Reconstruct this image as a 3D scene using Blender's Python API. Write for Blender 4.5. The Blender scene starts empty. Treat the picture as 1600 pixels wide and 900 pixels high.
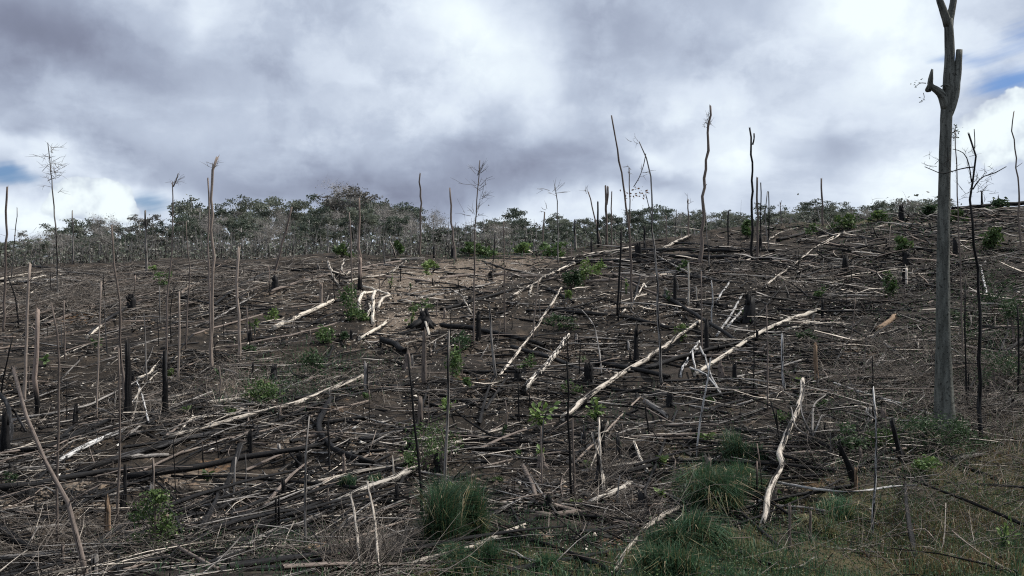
import bpy, math, random
import numpy as np

SC = bpy.context.scene
COL = SC.collection
rng = np.random.default_rng(7)
random.seed(7)
F = 1600 * 35 / 36.0            # focal length in photo pixels (1600 wide)

# ------------------------------------------------------------------ camera
cam = bpy.data.cameras.new('camera')
cam.lens = 35; cam.sensor_width = 36; cam.clip_start = 0.1; cam.clip_end = 6000
camo = bpy.data.objects.new('camera', cam)
camo.rotation_euler = (math.radians(90), 0, 0)
COL.objects.link(camo); SC.camera = camo

# ------------------------------------------------------------------ exposure
vs = SC.view_settings
vs.view_transform = 'Standard'; vs.look = 'None'; vs.gamma = 1.0; vs.use_curve_mapping = False
vs.exposure = 0.2
SC.cycles.use_denoising = False
SC.cycles.filter_width = 1.15
SC.cycles.max_bounces = 4; SC.cycles.diffuse_bounces = 2; SC.cycles.glossy_bounces = 2
SC.cycles.transparent_max_bounces = 4; SC.cycles.volume_bounces = 0

# ------------------------------------------------------------------ sun
SUN_TO = np.array([0.60, 0.22, 0.77]); SUN_TO /= np.linalg.norm(SUN_TO)
sun = bpy.data.lights.new('sun', 'SUN'); sun.energy = 5.0; sun.angle = math.radians(0.6); sun.color = (1.0, 0.95, 0.88)
suno = bpy.data.objects.new('sun', sun); COL.objects.link(suno)
from mathutils import Vector
suno.rotation_euler = Vector(SUN_TO).to_track_quat('Z', 'Y').to_euler()

# ------------------------------------------------------------------ world: nishita sky behind a procedural cloud deck
W = bpy.data.worlds.new('World'); SC.world = W; W.use_nodes = True
wt = W.node_tree; wt.nodes.clear()

class G:
    """tiny node-graph helper"""
    def __init__(s, t): s.t = t
    def n(s, typ, **k):
        nd = s.t.nodes.new(typ)
        for a, b in k.items(): setattr(nd, a, b)
        return nd
    def put(s, sock, v):
        if v is None: return
        if hasattr(v, 'is_output'): s.t.links.new(v, sock)
        else: sock.default_value = v
    def m(s, op, a, b=None, c=None, clamp=False):
        nd = s.n('ShaderNodeMath', operation=op); nd.use_clamp = clamp
        for i, v in enumerate((a, b, c)): s.put(nd.inputs[i], v)
        return nd.outputs[0]
    def v(s, op, a, b=None, scale=None):
        nd = s.n('ShaderNodeVectorMath', operation=op)
        s.put(nd.inputs[0], a); s.put(nd.inputs[1], b)
        if scale is not None: s.put(nd.inputs['Scale'], scale)
        return nd.outputs['Value' if op in ('DOT_PRODUCT', 'LENGTH') else 'Vector']
    def noise(s, vec, scale, detail=4, rough=0.55, dist=0.0, col=False):
        nd = s.n('ShaderNodeTexNoise'); s.put(nd.inputs['Vector'], vec)
        nd.inputs['Scale'].default_value = scale; nd.inputs['Detail'].default_value = detail
        nd.inputs['Roughness'].default_value = rough; nd.inputs['Distortion'].default_value = dist
        return nd.outputs['Color' if col else 'Fac']
    def smooth(s, x, lo, hi, a=0.0, b=1.0):
        nd = s.n('ShaderNodeMapRange', interpolation_type='SMOOTHSTEP')
        s.put(nd.inputs['Value'], x)
        for k, q in zip(('From Min', 'From Max', 'To Min', 'To Max'), (lo, hi, a, b)): nd.inputs[k].default_value = q
        return nd.outputs['Result']
    def ramp(s, x, stops, interp='LINEAR'):
        nd = s.n('ShaderNodeValToRGB'); s.put(nd.inputs[0], x); cr = nd.color_ramp; cr.interpolation = interp
        while len(cr.elements) > 1: cr.elements.remove(cr.elements[-1])
        for i, (p, c) in enumerate(stops):
            e = cr.elements[0] if i == 0 else cr.elements.new(p)
            e.position = p; e.color = (*c, 1)
        return nd.outputs[0]
    def mix(s, f, a, b, blend='MIX'):
        nd = s.n('ShaderNodeMix', data_type='RGBA', blend_type=blend); nd.clamp_factor = True
        s.put(nd.inputs[0], f)
        for sk, q in ((nd.inputs[6], a), (nd.inputs[7], b)):
            s.put(sk, (*q, 1) if isinstance(q, tuple) and len(q) == 3 else q)
        return nd.outputs[2]
    def comb(s, x, y, z):
        nd = s.n('ShaderNodeCombineXYZ')
        for i, q in enumerate((x, y, z)): s.put(nd.inputs[i], q)
        return nd.outputs[0]
    def sep(s, vec):
        nd = s.n('ShaderNodeSeparateXYZ'); s.put(nd.inputs[0], vec); return nd.outputs

g = G(wt)
def azel(px, py):
    u = (px - 800) / F; v = (450 - py) / F
    return math.atan(u), math.atan(v / math.sqrt(1 + u * u))
tc = g.n('ShaderNodeTexCoord').outputs['Generated']
d = g.sep(tc)
az = g.m('ARCTAN2', d[0], d[1]); el = g.m('ARCSINE', d[2])
ae = g.comb(az, el, 0.0)
wn = g.noise(tc, 3.2, 5, 0.55, col=True)
wn2 = g.noise(tc, 11.0, 4, 0.6, col=True)
warp = g.v('MULTIPLY', g.v('SUBTRACT', wn, (0.5, 0.5, 0.5)), (0.20, 0.11, 0.0))
warp2 = g.v('MULTIPLY', g.v('SUBTRACT', wn2, (0.5, 0.5, 0.5)), (0.07, 0.045, 0.0))
aw = g.v('ADD', ae, g.v('ADD', warp, warp2))
aw_small = g.v('ADD', ae, g.v('MULTIPLY', warp2, (0.45, 0.45, 0)))
def gauss(vec, px, py, sx, sy):
    a, e = azel(px, py)
    q = g.v('MULTIPLY', g.v('SUBTRACT', vec, (a, e, 0)), (F / sx, F / sy, 0))
    return g.m('EXPONENT', g.m('MULTIPLY', g.v('DOT_PRODUCT', q, q), -1.0))
def field(vec, blobs, base):
    acc = base
    for (px, py, sx, sy, w) in blobs:
        acc = g.m('MULTIPLY_ADD', gauss(vec, px, py, sx, sy), w, acc)
    return acc
# cloud-deck noise, flattened towards the horizon
zz = g.m('ADD', g.m('MAXIMUM', d[2], 0.0), 0.28)
deck = g.comb(g.m('DIVIDE', d[0], zz), g.m('DIVIDE', d[1], zz), 0.0)
n1 = g.noise(deck, 0.85, 6, 0.55, 0.1)
n2 = g.noise(tc, 7.5, 6, 0.6, 0.05)
blobs = [(70, 80, 230, 75, -.46), (330, 45, 45, 45, .22), (160, 155, 170, 26, .07), (230, 232, 260, 26, -.17),
         (480, 283, 200, 30, -.36), (640, 305, 120, 40, -.12), (690, 30, 110, 60, .26), (775, 120, 70, 60, .30), (850, 150, 45, 60, .18), (640, 175, 150, 40, .08),
         (740, 220, 70, 40, -.16), (800, 265, 90, 22, -.20), (890, 245, 80, 18, -.18), (1000, 60, 160, 70, -.22),
         (1020, 235, 55, 22, .30), (1130, 210, 70, 50, .22), (1000, 275, 80, 14, -.14), (1290, 20, 170, 60, .22), (1400, 100, 120, 110, .25),
         (1230, 175, 120, 50, .16), (1330, 205, 60, 18, -.16), (1180, 290, 130, 25, .08), (1420, 265, 120, 30, .24), (1340, 300, 80, 14, -.06),
         (40, 240, 130, 24, .34), (240, 285, 120, 16, .30), (60, 335, 160, 16, .16), (60, 320, 70, 14, -.02), (120, 360, 250, 22, .22), (420, 335, 200, 18, .10), (850, 330, 140, 24, .18), (1300, 310, 400, 18, .14)]
B = field(aw, blobs, 0.65)
n4 = g.noise(g.v('ADD', deck, g.v('MULTIPLY', g.v('SUBTRACT', wn2, (0.5, 0.5, 0.5)), (0.16, 0.16, 0.0))), 2.1, 7, 0.58, 0.1)
n5 = g.noise(g.v('ADD', tc, g.v('MULTIPLY', g.v('SUBTRACT', wn2, (0.5, 0.5, 0.5)), (0.03, 0.03, 0.03))), 6.0, 7, 0.58, 0.1)
B = g.m('MULTIPLY_ADD', g.m('SUBTRACT', g.smooth(n4, 0.42, 0.58), 0.5), 0.10, B)
B = g.m('MULTIPLY_ADD', g.m('SUBTRACT', g.smooth(n5, 0.44, 0.56), 0.5), 0.12, B)
B = g.m('MULTIPLY_ADD', g.m('SUBTRACT', n1, 0.5), 0.20, B)
B = g.m('MULTIPLY_ADD', g.m('SUBTRACT', n2, 0.5), 0.40, B)
cloud = g.ramp(B, [(0.0, (.145, .163, .225)), (0.20, (.205, .23, .315)), (0.42, (.305, .35, .455)), (0.60, (.44, .502, .615)), (0.78, (.62, .69, .79)), (1.0, (.80, .88, .92))])
# bright cumulus heads
cblobs = [(108, 292, 24, 15, .9), (160, 300, 36, 24, 1.0), (185, 325, 26, 22, .8), (140, 335, 70, 16, .75), (110, 312, 30, 16, .8),
          (1572, 172, 34, 26, 1.0), (1520, 195, 30, 26, .8), (1600, 205, 70, 45, .9), (1500, 230, 60, 26, .6)]
n3 = g.noise(tc, 24.0, 4, 0.6)
C = g.m('MULTIPLY_ADD', g.m('SUBTRACT', n3, 0.5), 1.4, g.m('MULTIPLY_ADD', g.m('SUBTRACT', n2, 0.5), 0.5, field(aw_small, cblobs, 0.0)))
cmask = g.smooth(C, 0.44, 0.56)
ccol = g.mix(g.smooth(g.m('MULTIPLY_ADD', n3, 1.4, g.m('MULTIPLY', C, 0.6)), 0.75, 1.5), (.48, .54, .64), (.80, .88, .90))
# blue gaps
bl = [(0, 272, 55, 22, .9), (238, 318, 44, 20, .85), (1585, 130, 70, 26, .75), (1500, 95, 60, 16, .35), (1590, 30, 50, 30, .45), (1450, 95, 50, 8, .25), (1610, 75, 60, 30, .3)]
streak = g.noise(g.comb(g.m('MULTIPLY_ADD', el, 1.2, g.m('MULTIPLY', az, 5.0)), g.m('MULTIPLY_ADD', az, -9.0, g.m('MULTIPLY', el, 36.0)), 3.7), 1.0, 4, 0.6)
H = g.m('MULTIPLY_ADD', g.m('SUBTRACT', streak, 0.5), 1.1, field(aw_small, bl, 0.0))
hmask = g.m('MULTIPLY', g.smooth(H, 0.32, 0.85), 0.9)
sky = g.n('ShaderNodeTexSky', sky_type='NISHITA')
sky.sun_disc = False; sky.sun_elevation = math.asin(SUN_TO[2]); sky.sun_rotation = math.atan2(SUN_TO[0], SUN_TO[1])
sky.air_density = 1.0; sky.dust_density = 0.6; sky.ozone_density = 1.2
STR = 0.10
c1 = g.mix(cmask, cloud, ccol)
c10 = g.mix(1.0, c1, (1 / STR,) * 3, 'MULTIPLY')
blue = g.mix(1.0, sky.outputs[0], (.36, .52, .80), 'MULTIPLY')
outc = g.mix(g.m('MULTIPLY', hmask, g.m('SUBTRACT', 1.0, cmask)), c10, blue)
W.cycles.sampling_method = 'MANUAL'; W.cycles.sample_map_resolution = 512
bg = g.n('ShaderNodeBackground'); g.put(bg.inputs[0], outc); bg.inputs[1].default_value = STR
wo = g.n('ShaderNodeOutputWorld'); wt.links.new(bg.outputs[0], wo.inputs[0])

# ------------------------------------------------------------------ terrain
YT = np.array([14, 18, 23, 31, 44, 54, 64, 75.0]); GT = np.array([0, .2, .4, .6, .8, .9, .96, 1.0])
RX = np.array([-400, 0, 200, 400, 600, 800, 900, 1000, 1200, 1300, 1400, 1470, 1600, 2000.0])
RY = np.array([425, 420, 411, 406, 400, 396, 388, 378, 354, 347, 341, 327, 319, 305.0])
# smoother monotone profile
_yy = np.linspace(14, 75, 400); _gg = np.interp(_yy, YT, GT)
_k = np.ones(41) / 41; _gs = np.convolve(np.pad(_gg, 20, mode='reflect', reflect_type='odd'), _k, 'valid')
_gs = (_gs - _gs[0]) / (_gs[-1] - _gs[0])
_kx = np.linspace(-400, 2000, 241); _ky = np.interp(_kx, RX, RY); _ky = np.convolve(np.pad(_ky, 8, mode='edge'), np.ones(17) / 17, 'valid')
_BW = []
_r = np.random.default_rng(3)
for wl, amp in ((9, .16), (6, .12), (4, .10), (4.5, .08), (2.6, .06), (2.2, .05), (1.5, .035), (1.2, .03), (.9, .02), (.75, .018), (17, .2), (13, .2)):
    for _ in range(2):
        a = _r.uniform(0, 2 * math.pi); _BW.append((2 * math.pi / wl * math.cos(a), 2 * math.pi / wl * math.sin(a), _r.uniform(0, 6.28), amp * .42))
def bumps(X, Y):
    s = 0
    for kx, ky, ph, am in _BW: s = s + am * np.sin(kx * X + ky * Y + ph + 0.6 * np.sin(kx * .37 * Y - ky * .41 * X))
    return s
def base_h(X, Y):
    X = np.asarray(X, float); Y = np.asarray(Y, float)
    Yc = np.clip(Y, 14, 75); u = np.clip(X / Yc, -.78, .78)
    if True:
        ub = np.clip(X / np.maximum(Y, 14), -.78, .78)
    yr = np.interp(800 + F * ub, _kx, _ky)
    gq = np.interp(Yc, _yy, _gs)
    ys = 905 - (905 - yr) * gq
    h = (450 - ys) / F * Yc
    near = np.clip((14 - Y) / 14, 0, 1)
    h = h * (1 - near) + near * (-1.75)
    tr = (450 - yr) / F
    drop = np.interp(800 + F * ub, [-400, 300, 700, 1000, 1300, 1600], [.004, .006, .016, .03, .06, .06])
    far = np.clip(Y - 75, 0, 110)
    h = h + far * (tr - drop) - np.clip(Y - 185, 0, None) * 0.012
    return h
def hgt(X, Y):
    X = np.asarray(X, float); Y = np.asarray(Y, float)
    amp = np.clip((Y - 2) / 12, .15, 1) * np.clip(1.35 - Y / 130, .3, 1)
    return base_h(X, Y) + amp * bumps(X, Y)
# depth seen at each photo pixel (first hit), tabulated
PXS = np.arange(-240, 1841, 4.0); YS = np.concatenate([np.arange(9, 30, .05), np.arange(30, 76, .08)])
PYS = np.arange(300, 960, 1.0)
DT = np.full((len(PXS), len(PYS)), 75.0)
for i, px in enumerate(PXS):
    ys = 450 - F * hgt((px - 800) / F * YS, YS) / YS
    top = np.minimum.accumulate(ys)                       # highest screen row reached so far
    k = np.searchsorted(-top, -PYS, side='left')          # first depth whose row is at or above the pixel row
    DT[i] = np.where(k < len(YS), YS[np.clip(k, 0, len(YS) - 1)], 75.0)
def depth(px, py):
    px = np.asarray(px, float); py = np.asarray(py, float)
    i = np.clip(np.rint((px - PXS[0]) / 4), 0, len(PXS) - 1).astype(int)
    j = np.clip(np.rint(py - PYS[0]), 0, len(PYS) - 1).astype(int)
    return DT[i, j]
SDT = np.full((len(PXS), len(PYS)), 75.0)
for i, px in enumerate(PXS):
    ys = np.minimum.accumulate(450 - F * base_h((px - 800) / F * YS, YS) / YS); k = np.searchsorted(-ys, -PYS, side='left')
    SDT[i] = np.where(k < len(YS), YS[np.clip(k, 0, len(YS) - 1)], 75.0)
def sdepth(px, py):
    i = int(np.clip(round((px - PXS[0]) / 4), 0, len(PXS) - 1)); j = int(np.clip(round(py - PYS[0]), 0, len(PYS) - 1)); return float(SDT[i, j])
def log_axis(pts):
    """a stiff log through photo points: ends on the ground, no following of every bump between"""
    p0, p1 = pts[0], pts[-1]; d0 = float(depth(*p0)) - sdepth(*p0); d1 = float(depth(*p1)) - sdepth(*p1); out = []
    d0 = np.clip(d0, -1.5, 1.5); d1 = np.clip(d1, -1.5, 1.5)
    for k, (x, y) in enumerate(pts):
        t = k / max(len(pts) - 1, 1); Y = sdepth(x, y) + d0 * (1 - t) + d1 * t; out.append([(x - 800) / F * Y, Y, (450 - y) / F * Y])
    return np.array(out)
def P(px, py):
    Y = depth(px, py); X = (np.asarray(px, float) - 800) / F * Y
    return np.stack([X, Y, hgt(X, Y)], -1)

# ------------------------------------------------------------------ materials
def newmat(name):
    m = bpy.data.materials.new(name); m.use_nodes = True
    t = m.node_tree; t.nodes.clear(); q = G(t)
    b = q.n('ShaderNodeBsdfPrincipled'); o = q.n('ShaderNodeOutputMaterial'); t.links.new(b.outputs[0], o.inputs[0])
    b.inputs['Specular IOR Level'].default_value = 0.25
    return m, q, b
CHAR = (.010, .0098, .0102)
def wood(name, c1, c2, char=0.0, streak=14.0, foot=0.0, spots=0.0, rough=.85, bump=.5, char_col=CHAR, patch=1.3):
    m, q, b = newmat(name)
    uv = q.n('ShaderNodeTexCoord'); u = q.sep(uv.outputs['UV'])
    rnd = q.n('ShaderNodeObjectInfo').outputs['Random']
    off = q.m('MULTIPLY', rnd, 57.0)
    st = q.noise(q.comb(q.m('ADD', q.m('MULTIPLY', u[0], 1.6), off), q.m('MULTIPLY', u[1], streak), off), 1.0, 4, .65)
    pt = q.noise(q.comb(q.m('ADD', q.m('MULTIPLY', u[0], patch * .55), off), q.m('MULTIPLY', u[1], 2.6), off), 1.0, 6, .70, .6)
    fine = q.noise(q.v('ADD', uv.outputs['Object'], q.comb(off, 0.0, off)), 16, 3, .6)
    col = q.mix(q.smooth(st, .3, .7), c1, c2)
    col = q.mix(q.smooth(fine, .5, .75, 0, .6), col, tuple(x * .45 for x in c2))
    if spots: col = q.mix(q.smooth(fine, .60, .68, 0, spots), col, CHAR)
    mask = q.smooth(q.m('ADD', pt, q.m('MULTIPLY', q.m('SUBTRACT', rnd, .5), .06)), .62 - char * .42, .70 - char * .42)
    if char <= 0: mask = 0.0
    if foot:
        z = q.sep(uv.outputs['Object'])[2]
        fm = q.smooth(q.m('ADD', z, q.m('MULTIPLY', q.m('SUBTRACT', pt, .5), foot * 1.6)), foot * .55, foot * 1.15, 1, 0)
        mask = q.m('MAXIMUM', mask, fm)
    if char or foot:
        cc = q.mix(q.smooth(fine, .58, .8, 0, .4), char_col, (.05, .048, .05))
        col = q.mix(mask, col, cc)
    # every piece weathers a little differently
    hv = q.n('ShaderNodeHueSaturation'); q.put(hv.inputs['Color'], col)
    q.put(hv.inputs['Value'], q.m('MULTIPLY_ADD', rnd, .55, .70)); col = hv.outputs[0]
    q.put(b.inputs['Base Color'], col); b.inputs['Roughness'].default_value = rough; b.inputs['Specular IOR Level'].default_value = .08
    bp = q.n('ShaderNodeBump'); bp.inputs['Strength'].default_value = bump; bp.inputs['Distance'].default_value = .02
    q.put(bp.inputs['Height'], q.m('ADD', st, q.m('MULTIPLY', fine, .6))); q.put(b.inputs['Normal'], bp.outputs[0])
    return m
M = {}
M['pale'] = wood('pale_wood', (.66, .60, .52), (.38, .33, .275), char=.40, spots=.45)
M['cream'] = wood('cream_wood', (.74, .68, .59), (.50, .44, .36), char=.28, spots=.3, patch=1.6)
M['patchy'] = wood('burnt_patched_wood', (.62, .57, .50), (.42, .38, .33), char=.40, spots=.6, patch=2.2)
M['grey'] = wood('weathered_grey_wood', (.34, .32, .30), (.19, .175, .16), char=.38)
M['brown'] = wood('brown_bark', (.215, .178, .155), (.11, .09, .078), char=.15)
M['foot'] = wood('brown_bark_burnt_foot', (.27, .215, .185), (.16, .125, .105), char=.16, foot=.9)
M['pink'] = wood('stripped_pinkish_bark', (.33, .275, .235), (.19, .155, .13), char=.05)
M['char'] = wood('charred_wood', (.0075, .0073, .0078), (.020, .0195, .020), char=0, bump=.9, rough=.62)
M['chargrey'] = wood('charred_wood_ash', (.012, .012, .0125), (.085, .083, .085), char=.5, bump=.9, rough=.7)
M['trunk'] = wood('grey_smooth_bark', (.17, .175, .155), (.066, .068, .06), char=.13, streak=5, spots=.5, patch=1.6, bump=1.0, char_col=(.045, .044, .04))
M['birch'] = wood('white_speckled_bark', (.58, .57, .55), (.40, .39, .38), char=.34, spots=.9, patch=3.0)
M['orange'] = wood('split_orange_wood', (.25, .18, .125), (.17, .115, .075), char=.25)
M['farwood'] = wood('far_grey_trunk', (.42, .40, .375), (.27, .25, .235), char=0)
M['twig'] = wood('thin_dead_twig', (.22, .195, .17), (.11, .093, .08))
M['darktwig'] = wood('thin_dark_twig', (.030, .026, .024), (.015, .0135, .013))

def leafmat(name, c1, c2, trans=.25, rough=.6):
    m, q, b = newmat(name)
    ri = q.n('ShaderNodeNewGeometry').outputs['Random Per Island']
    rnd = q.n('ShaderNodeObjectInfo').outputs['Random']
    col = q.mix(ri, c1, c2)
    hv = q.n('ShaderNodeHueSaturation'); q.put(hv.inputs['Color'], col)
    q.put(hv.inputs['Value'], q.m('MULTIPLY_ADD', rnd, .5, .75)); col = hv.outputs[0]
    q.put(b.inputs['Base Color'], col); b.inputs['Roughness'].default_value = rough
    tr = q.n('ShaderNodeBsdfTranslucent'); q.put(tr.inputs[0], col)
    mx = q.n('ShaderNodeMixShader'); mx.inputs[0].default_value = trans
    q.t.links.new(b.outputs[0], mx.inputs[1]); q.t.links.new(tr.outputs[0], mx.inputs[2])
    q.t.links.new(mx.outputs[0], [n for n in q.t.nodes if n.type == 'OUTPUT_MATERIAL'][0].inputs[0])
    return m
M['forest_dark'] = leafmat('dark_forest_leaves', (.045, .062, .046), (.085, .105, .075))
M['forest_mid'] = leafmat('mid_forest_leaves', (.085, .10, .075), (.145, .16, .122))
M['forest_grey'] = leafmat('grey_dry_leaves', (.115, .112, .10), (.19, .183, .165))
M['bush'] = leafmat('bush_leaves', (.042, .078, .026), (.088, .138, .045))
M['bushdark'] = leafmat('dark_bush_leaves', (.025, .05, .022), (.05, .085, .035))
M['lime'] = leafmat('bright_young_leaves', (.085, .14, .038), (.16, .22, .07))
M['grass'] = leafmat('green_grass_blades', (.026, .068, .036), (.062, .120, .058), trans=.3)
M['olive'] = leafmat('olive_grass_blades', (.080, .080, .034), (.165, .145, .068), trans=.3)
M['straw'] = leafmat('dry_straw_blades', (.26, .21, .13), (.40, .33, .21), trans=.2)
M['redleaf'] = leafmat('rusty_leaves', (.10, .055, .03), (.17, .09, .045), trans=.2)

def chipmat(name, c1, c2, c3):
    m, q, b = newmat(name)
    ri = q.n('ShaderNodeNewGeometry').outputs['Random Per Island']
    q.put(b.inputs['Base Color'], q.ramp(ri, [(0, c1), (.5, c2), (1, c3)])); b.inputs['Roughness'].default_value = .85
    return m
M['chip_pale'] = chipmat('pale_wood_chips', (.55, .50, .43), (.42, .36, .29), (.66, .62, .55))
M['chip_brown'] = chipmat('brown_litter', (.12, .085, .06), (.20, .15, .105), (.07, .055, .045))
M['chip_char'] = chipmat('charcoal_lumps', (.008, .0078, .008), (.016, .015, .0148), (.035, .033, .031))

def groundmat():
    m, q, b = newmat('burnt_soil')
    pos = q.n('ShaderNodeNewGeometry').outputs['Position']
    at = q.n('ShaderNodeAttribute'); at.attribute_name = 'soil'; a = q.sep(at.outputs['Color'])
    big = q.noise(pos, .35, 5, .6, .3); mid = q.noise(pos, 1.7, 6, .65, .2); fine = q.noise(pos, 9, 5, .65); vfine = q.noise(pos, 38, 3, .6)
    col = q.ramp(mid, [(.30, (.0115, .0100, .0085)), (.47, (.025, .0205, .0165)), (.62, (.060, .047, .0355)), (.80, (.135, .102, .072))])
    col = q.mix(q.smooth(fine, .46, .66, 0, .75), col, (.010, .0095, .0092))
    col = q.mix(q.smooth(big, .55, .72, 0, .55), col, (.095, .075, .058))
    col = q.mix(q.smooth(vfine, .62, .74, 0, .6), col, (.20, .175, .15))
    dm = q.smooth(q.m('ADD', a[0], q.m('MULTIPLY', q.m('SUBTRACT', mid, .5), 1.3)), .30, .62)
    dirt = q.mix(q.smooth(fine, .35, .62), (.085, .066, .050), (.185, .148, .115))
    dirt = q.mix(q.smooth(vfine, .55, .72, 0, .8), dirt, (.30, .25, .20))
    col = q.mix(dm, col, dirt)
    om = q.smooth(q.m('ADD', a[2], q.m('MULTIPLY', q.m('SUBTRACT', mid, .5), 1.5)), .35, .6)
    col = q.mix(om, col, q.mix(fine, (.23, .135, .07), (.13, .08, .045)))
    col = q.mix(q.m('MULTIPLY', at.outputs['Alpha'], q.smooth(mid, .35, .6, .45, .9)), col, q.mix(fine, (.008, .0078, .0075), (.022, .0195, .0175)))  # alpha darkens the soil: char plus painted-in cloud shade
    gm = q.smooth(q.m('ADD', a[1], q.m('MULTIPLY', q.m('SUBTRACT', mid, .5), .9)), .3, .7)
    col = q.mix(gm, col, q.mix(fine, (.055, .053, .026), (.095, .075, .043)))
    q.put(b.inputs['Base Color'], col); b.inputs['Roughness'].default_value = .95; b.inputs['Specular IOR Level'].default_value = .12
    bp = q.n('ShaderNodeBump'); bp.inputs['Strength'].default_value = 1.0; bp.inputs['Distance'].default_value = .09
    q.put(bp.inputs['Height'], q.m('ADD', q.m('MULTIPLY', fine, .8), q.m('ADD', q.m('MULTIPLY', vfine, .3), mid))); q.put(b.inputs['Normal'], bp.outputs[0])
    return m
M['soil'] = groundmat()

# ------------------------------------------------------------------ mesh buffers
class Buf:
    def __init__(s): s.V = []; s.U = []; s.L = []; s.N = []; s.MI = []; s.S = []; s.n = 0
    def add(s, V, faces, mi=0, smooth=True, U=None):
        """faces: int array (m,k)"""
        V = np.asarray(V, float); faces = np.asarray(faces, int)
        s.V.append(V); s.U.append(np.zeros((len(V), 2)) if U is None else np.asarray(U, float))
        if len(faces): s.face(faces, mi, smooth, s.n)
        s.n += len(V); return s.n - len(V)
    def face(s, faces, mi=0, smooth=True, off=0):
        faces = np.asarray(faces, int) + off
        s.L.append(faces.ravel()); s.N.append(np.full(len(faces), faces.shape[1])); s.MI.append(np.full(len(faces), mi)); s.S.append(np.full(len(faces), smooth))
    def mesh(s, name, mats, origin=None):
        V = np.concatenate(s.V); U = np.concatenate(s.U); L = np.concatenate(s.L); N = np.concatenate(s.N)
        if origin is not None: V = V - np.asarray(origin, float)
        me = bpy.data.meshes.new(name)
        me.vertices.add(len(V)); me.vertices.foreach_set('co', V.astype(np.float32).ravel())
        me.loops.add(len(L)); me.loops.foreach_set('vertex_index', L.astype(np.int32))
        me.polygons.add(len(N)); st = np.concatenate([[0], np.cumsum(N)[:-1]])
        me.polygons.foreach_set('loop_start', st.astype(np.int32))
        me.polygons.foreach_set('material_index', np.concatenate(s.MI).astype(np.int32))
        me.polygons.foreach_set('use_smooth', np.concatenate(s.S).astype(bool))
        uvl = me.uv_layers.new(name='UVMap'); uvl.data.foreach_set('uv', U[L].astype(np.float32).ravel())
        for m in mats: me.materials.append(M[m] if isinstance(m, str) else m)
        me.update(calc_edges=True); me.validate()
        return me
def obj(name, buf, mats, parent=None, origin=(0, 0, 0)):
    o = bpy.data.objects.new(name, buf.mesh(name, mats)); COL.objects.link(o)
    if parent is None: o.location = tuple(float(x) for x in origin)
    else:
        o.parent = parent; o.location = tuple(float(a - b) for a, b in zip(origin, parent.location))
    return o
def tag(o, label, cat, group=None):
    o['label'] = label; o['category'] = cat
    if group: o['group'] = group
    return o
def thing(name, loc, label, cat, group=None):
    o = bpy.data.objects.new(name, None); o.empty_display_size = .2; COL.objects.link(o)
    o.location = tuple(float(x) for x in loc); return tag(o, label, cat, group)

def resample(pts, n):
    """Catmull-Rom through the points, n samples"""
    p = np.asarray(pts, float)
    if len(p) == 2:
        t = np.linspace(0, 1, n)[:, None]; return p[0] * (1 - t) + p[1] * t
    q = np.vstack([2 * p[0] - p[1], p, 2 * p[-1] - p[-2]])
    seg = np.linalg.norm(np.diff(p, axis=0), axis=1); cum = np.concatenate([[0], np.cumsum(seg)]) / max(seg.sum(), 1e-9)
    out = []
    for s in np.linspace(0, 1, n):
        i = min(np.searchsorted(cum, s, 'right') - 1, len(p) - 2); t = (s - cum[i]) / max(cum[i + 1] - cum[i], 1e-9)
        a, b, c, e = q[i], q[i + 1], q[i + 2], q[i + 3]
        out.append(.5 * (2 * b + (c - a) * t + (2 * a - 5 * b + 4 * c - e) * t * t + (3 * b - a - 3 * c + e) * t ** 3))
    return np.array(out)
def tube(buf, pts, rad, sides=7, mi=0, jag0=0.0, jag1=0.0, rough=.10, flare=0.0):
    """a tapering round piece along pts; jagged ends where jag > 0 (metres)"""
    pts = np.asarray(pts, float); n = len(pts); rad = np.asarray(rad, float)
    T = np.gradient(pts, axis=0); T /= np.maximum(np.linalg.norm(T, axis=1, keepdims=True), 1e-9)
    ref = np.array([1.0, 0.13, 0.07]) if abs(T[0][0]) < .8 else np.array([0.05, .1, 1.0])
    ang = np.linspace(0, 2 * np.pi, sides, endpoint=False)
    A = ref - T * (T @ ref)[:, None]; A /= np.linalg.norm(A, axis=1, keepdims=True); Bv = np.cross(T, A)
    col = 1 + rough * rng.normal(size=sides)                        # ridges run along the wood
    rr = rad[:, None] * (col[None, :] + rough * .7 * rng.normal(size=(n, sides)))
    if flare:
        t = np.linspace(0, 1, n)[:, None]; rr = rr * (1 + flare * np.exp(-t * n / 1.6) * (.6 + .5 * np.cos(ang * 3 + 1)[None, :]))
    R = pts[:, None, :] + rr[..., None] * (np.cos(ang)[None, :, None] * A[:, None, :] + np.sin(ang)[None, :, None] * Bv[:, None, :])
    if jag1: R[-1] += T[-1] * (rng.uniform(0, 1, sides) ** 2 * jag1)[:, None]
    if jag0: R[0] -= T[0] * (rng.uniform(0, 1, sides) ** 2 * jag0)[:, None]
    ln = np.concatenate([[0], np.cumsum(np.linalg.norm(np.diff(pts, axis=0), axis=1))])
    U = np.stack([np.repeat(ln, sides), np.tile(np.abs(ang / np.pi - 1), n)], -1)
    V = np.vstack([R.reshape(-1, 3), pts[:1] + T[:1] * rad[0] * .2, pts[-1:] - T[-1:] * rad[-1] * .3]); U = np.vstack([U, [[0, 0], [ln[-1], 0]]])
    i = np.arange(n - 1)[:, None] * sides; j = np.arange(sides)[None, :]; k = (j + 1) % sides
    Q = np.stack([i + j, i + k, i + sides + k, i + sides + j], -1).reshape(-1, 4)
    off = buf.add(V, Q, mi, True, U)
    a = np.arange(sides); b = (a + 1) % sides; e = (n - 1) * sides
    buf.face(np.stack([b, a, np.full(sides, n * sides)], -1), mi, False, off)
    buf.face(np.stack([e + a, e + b, np.full(sides, n * sides + 1)], -1), mi, False, off)
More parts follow.
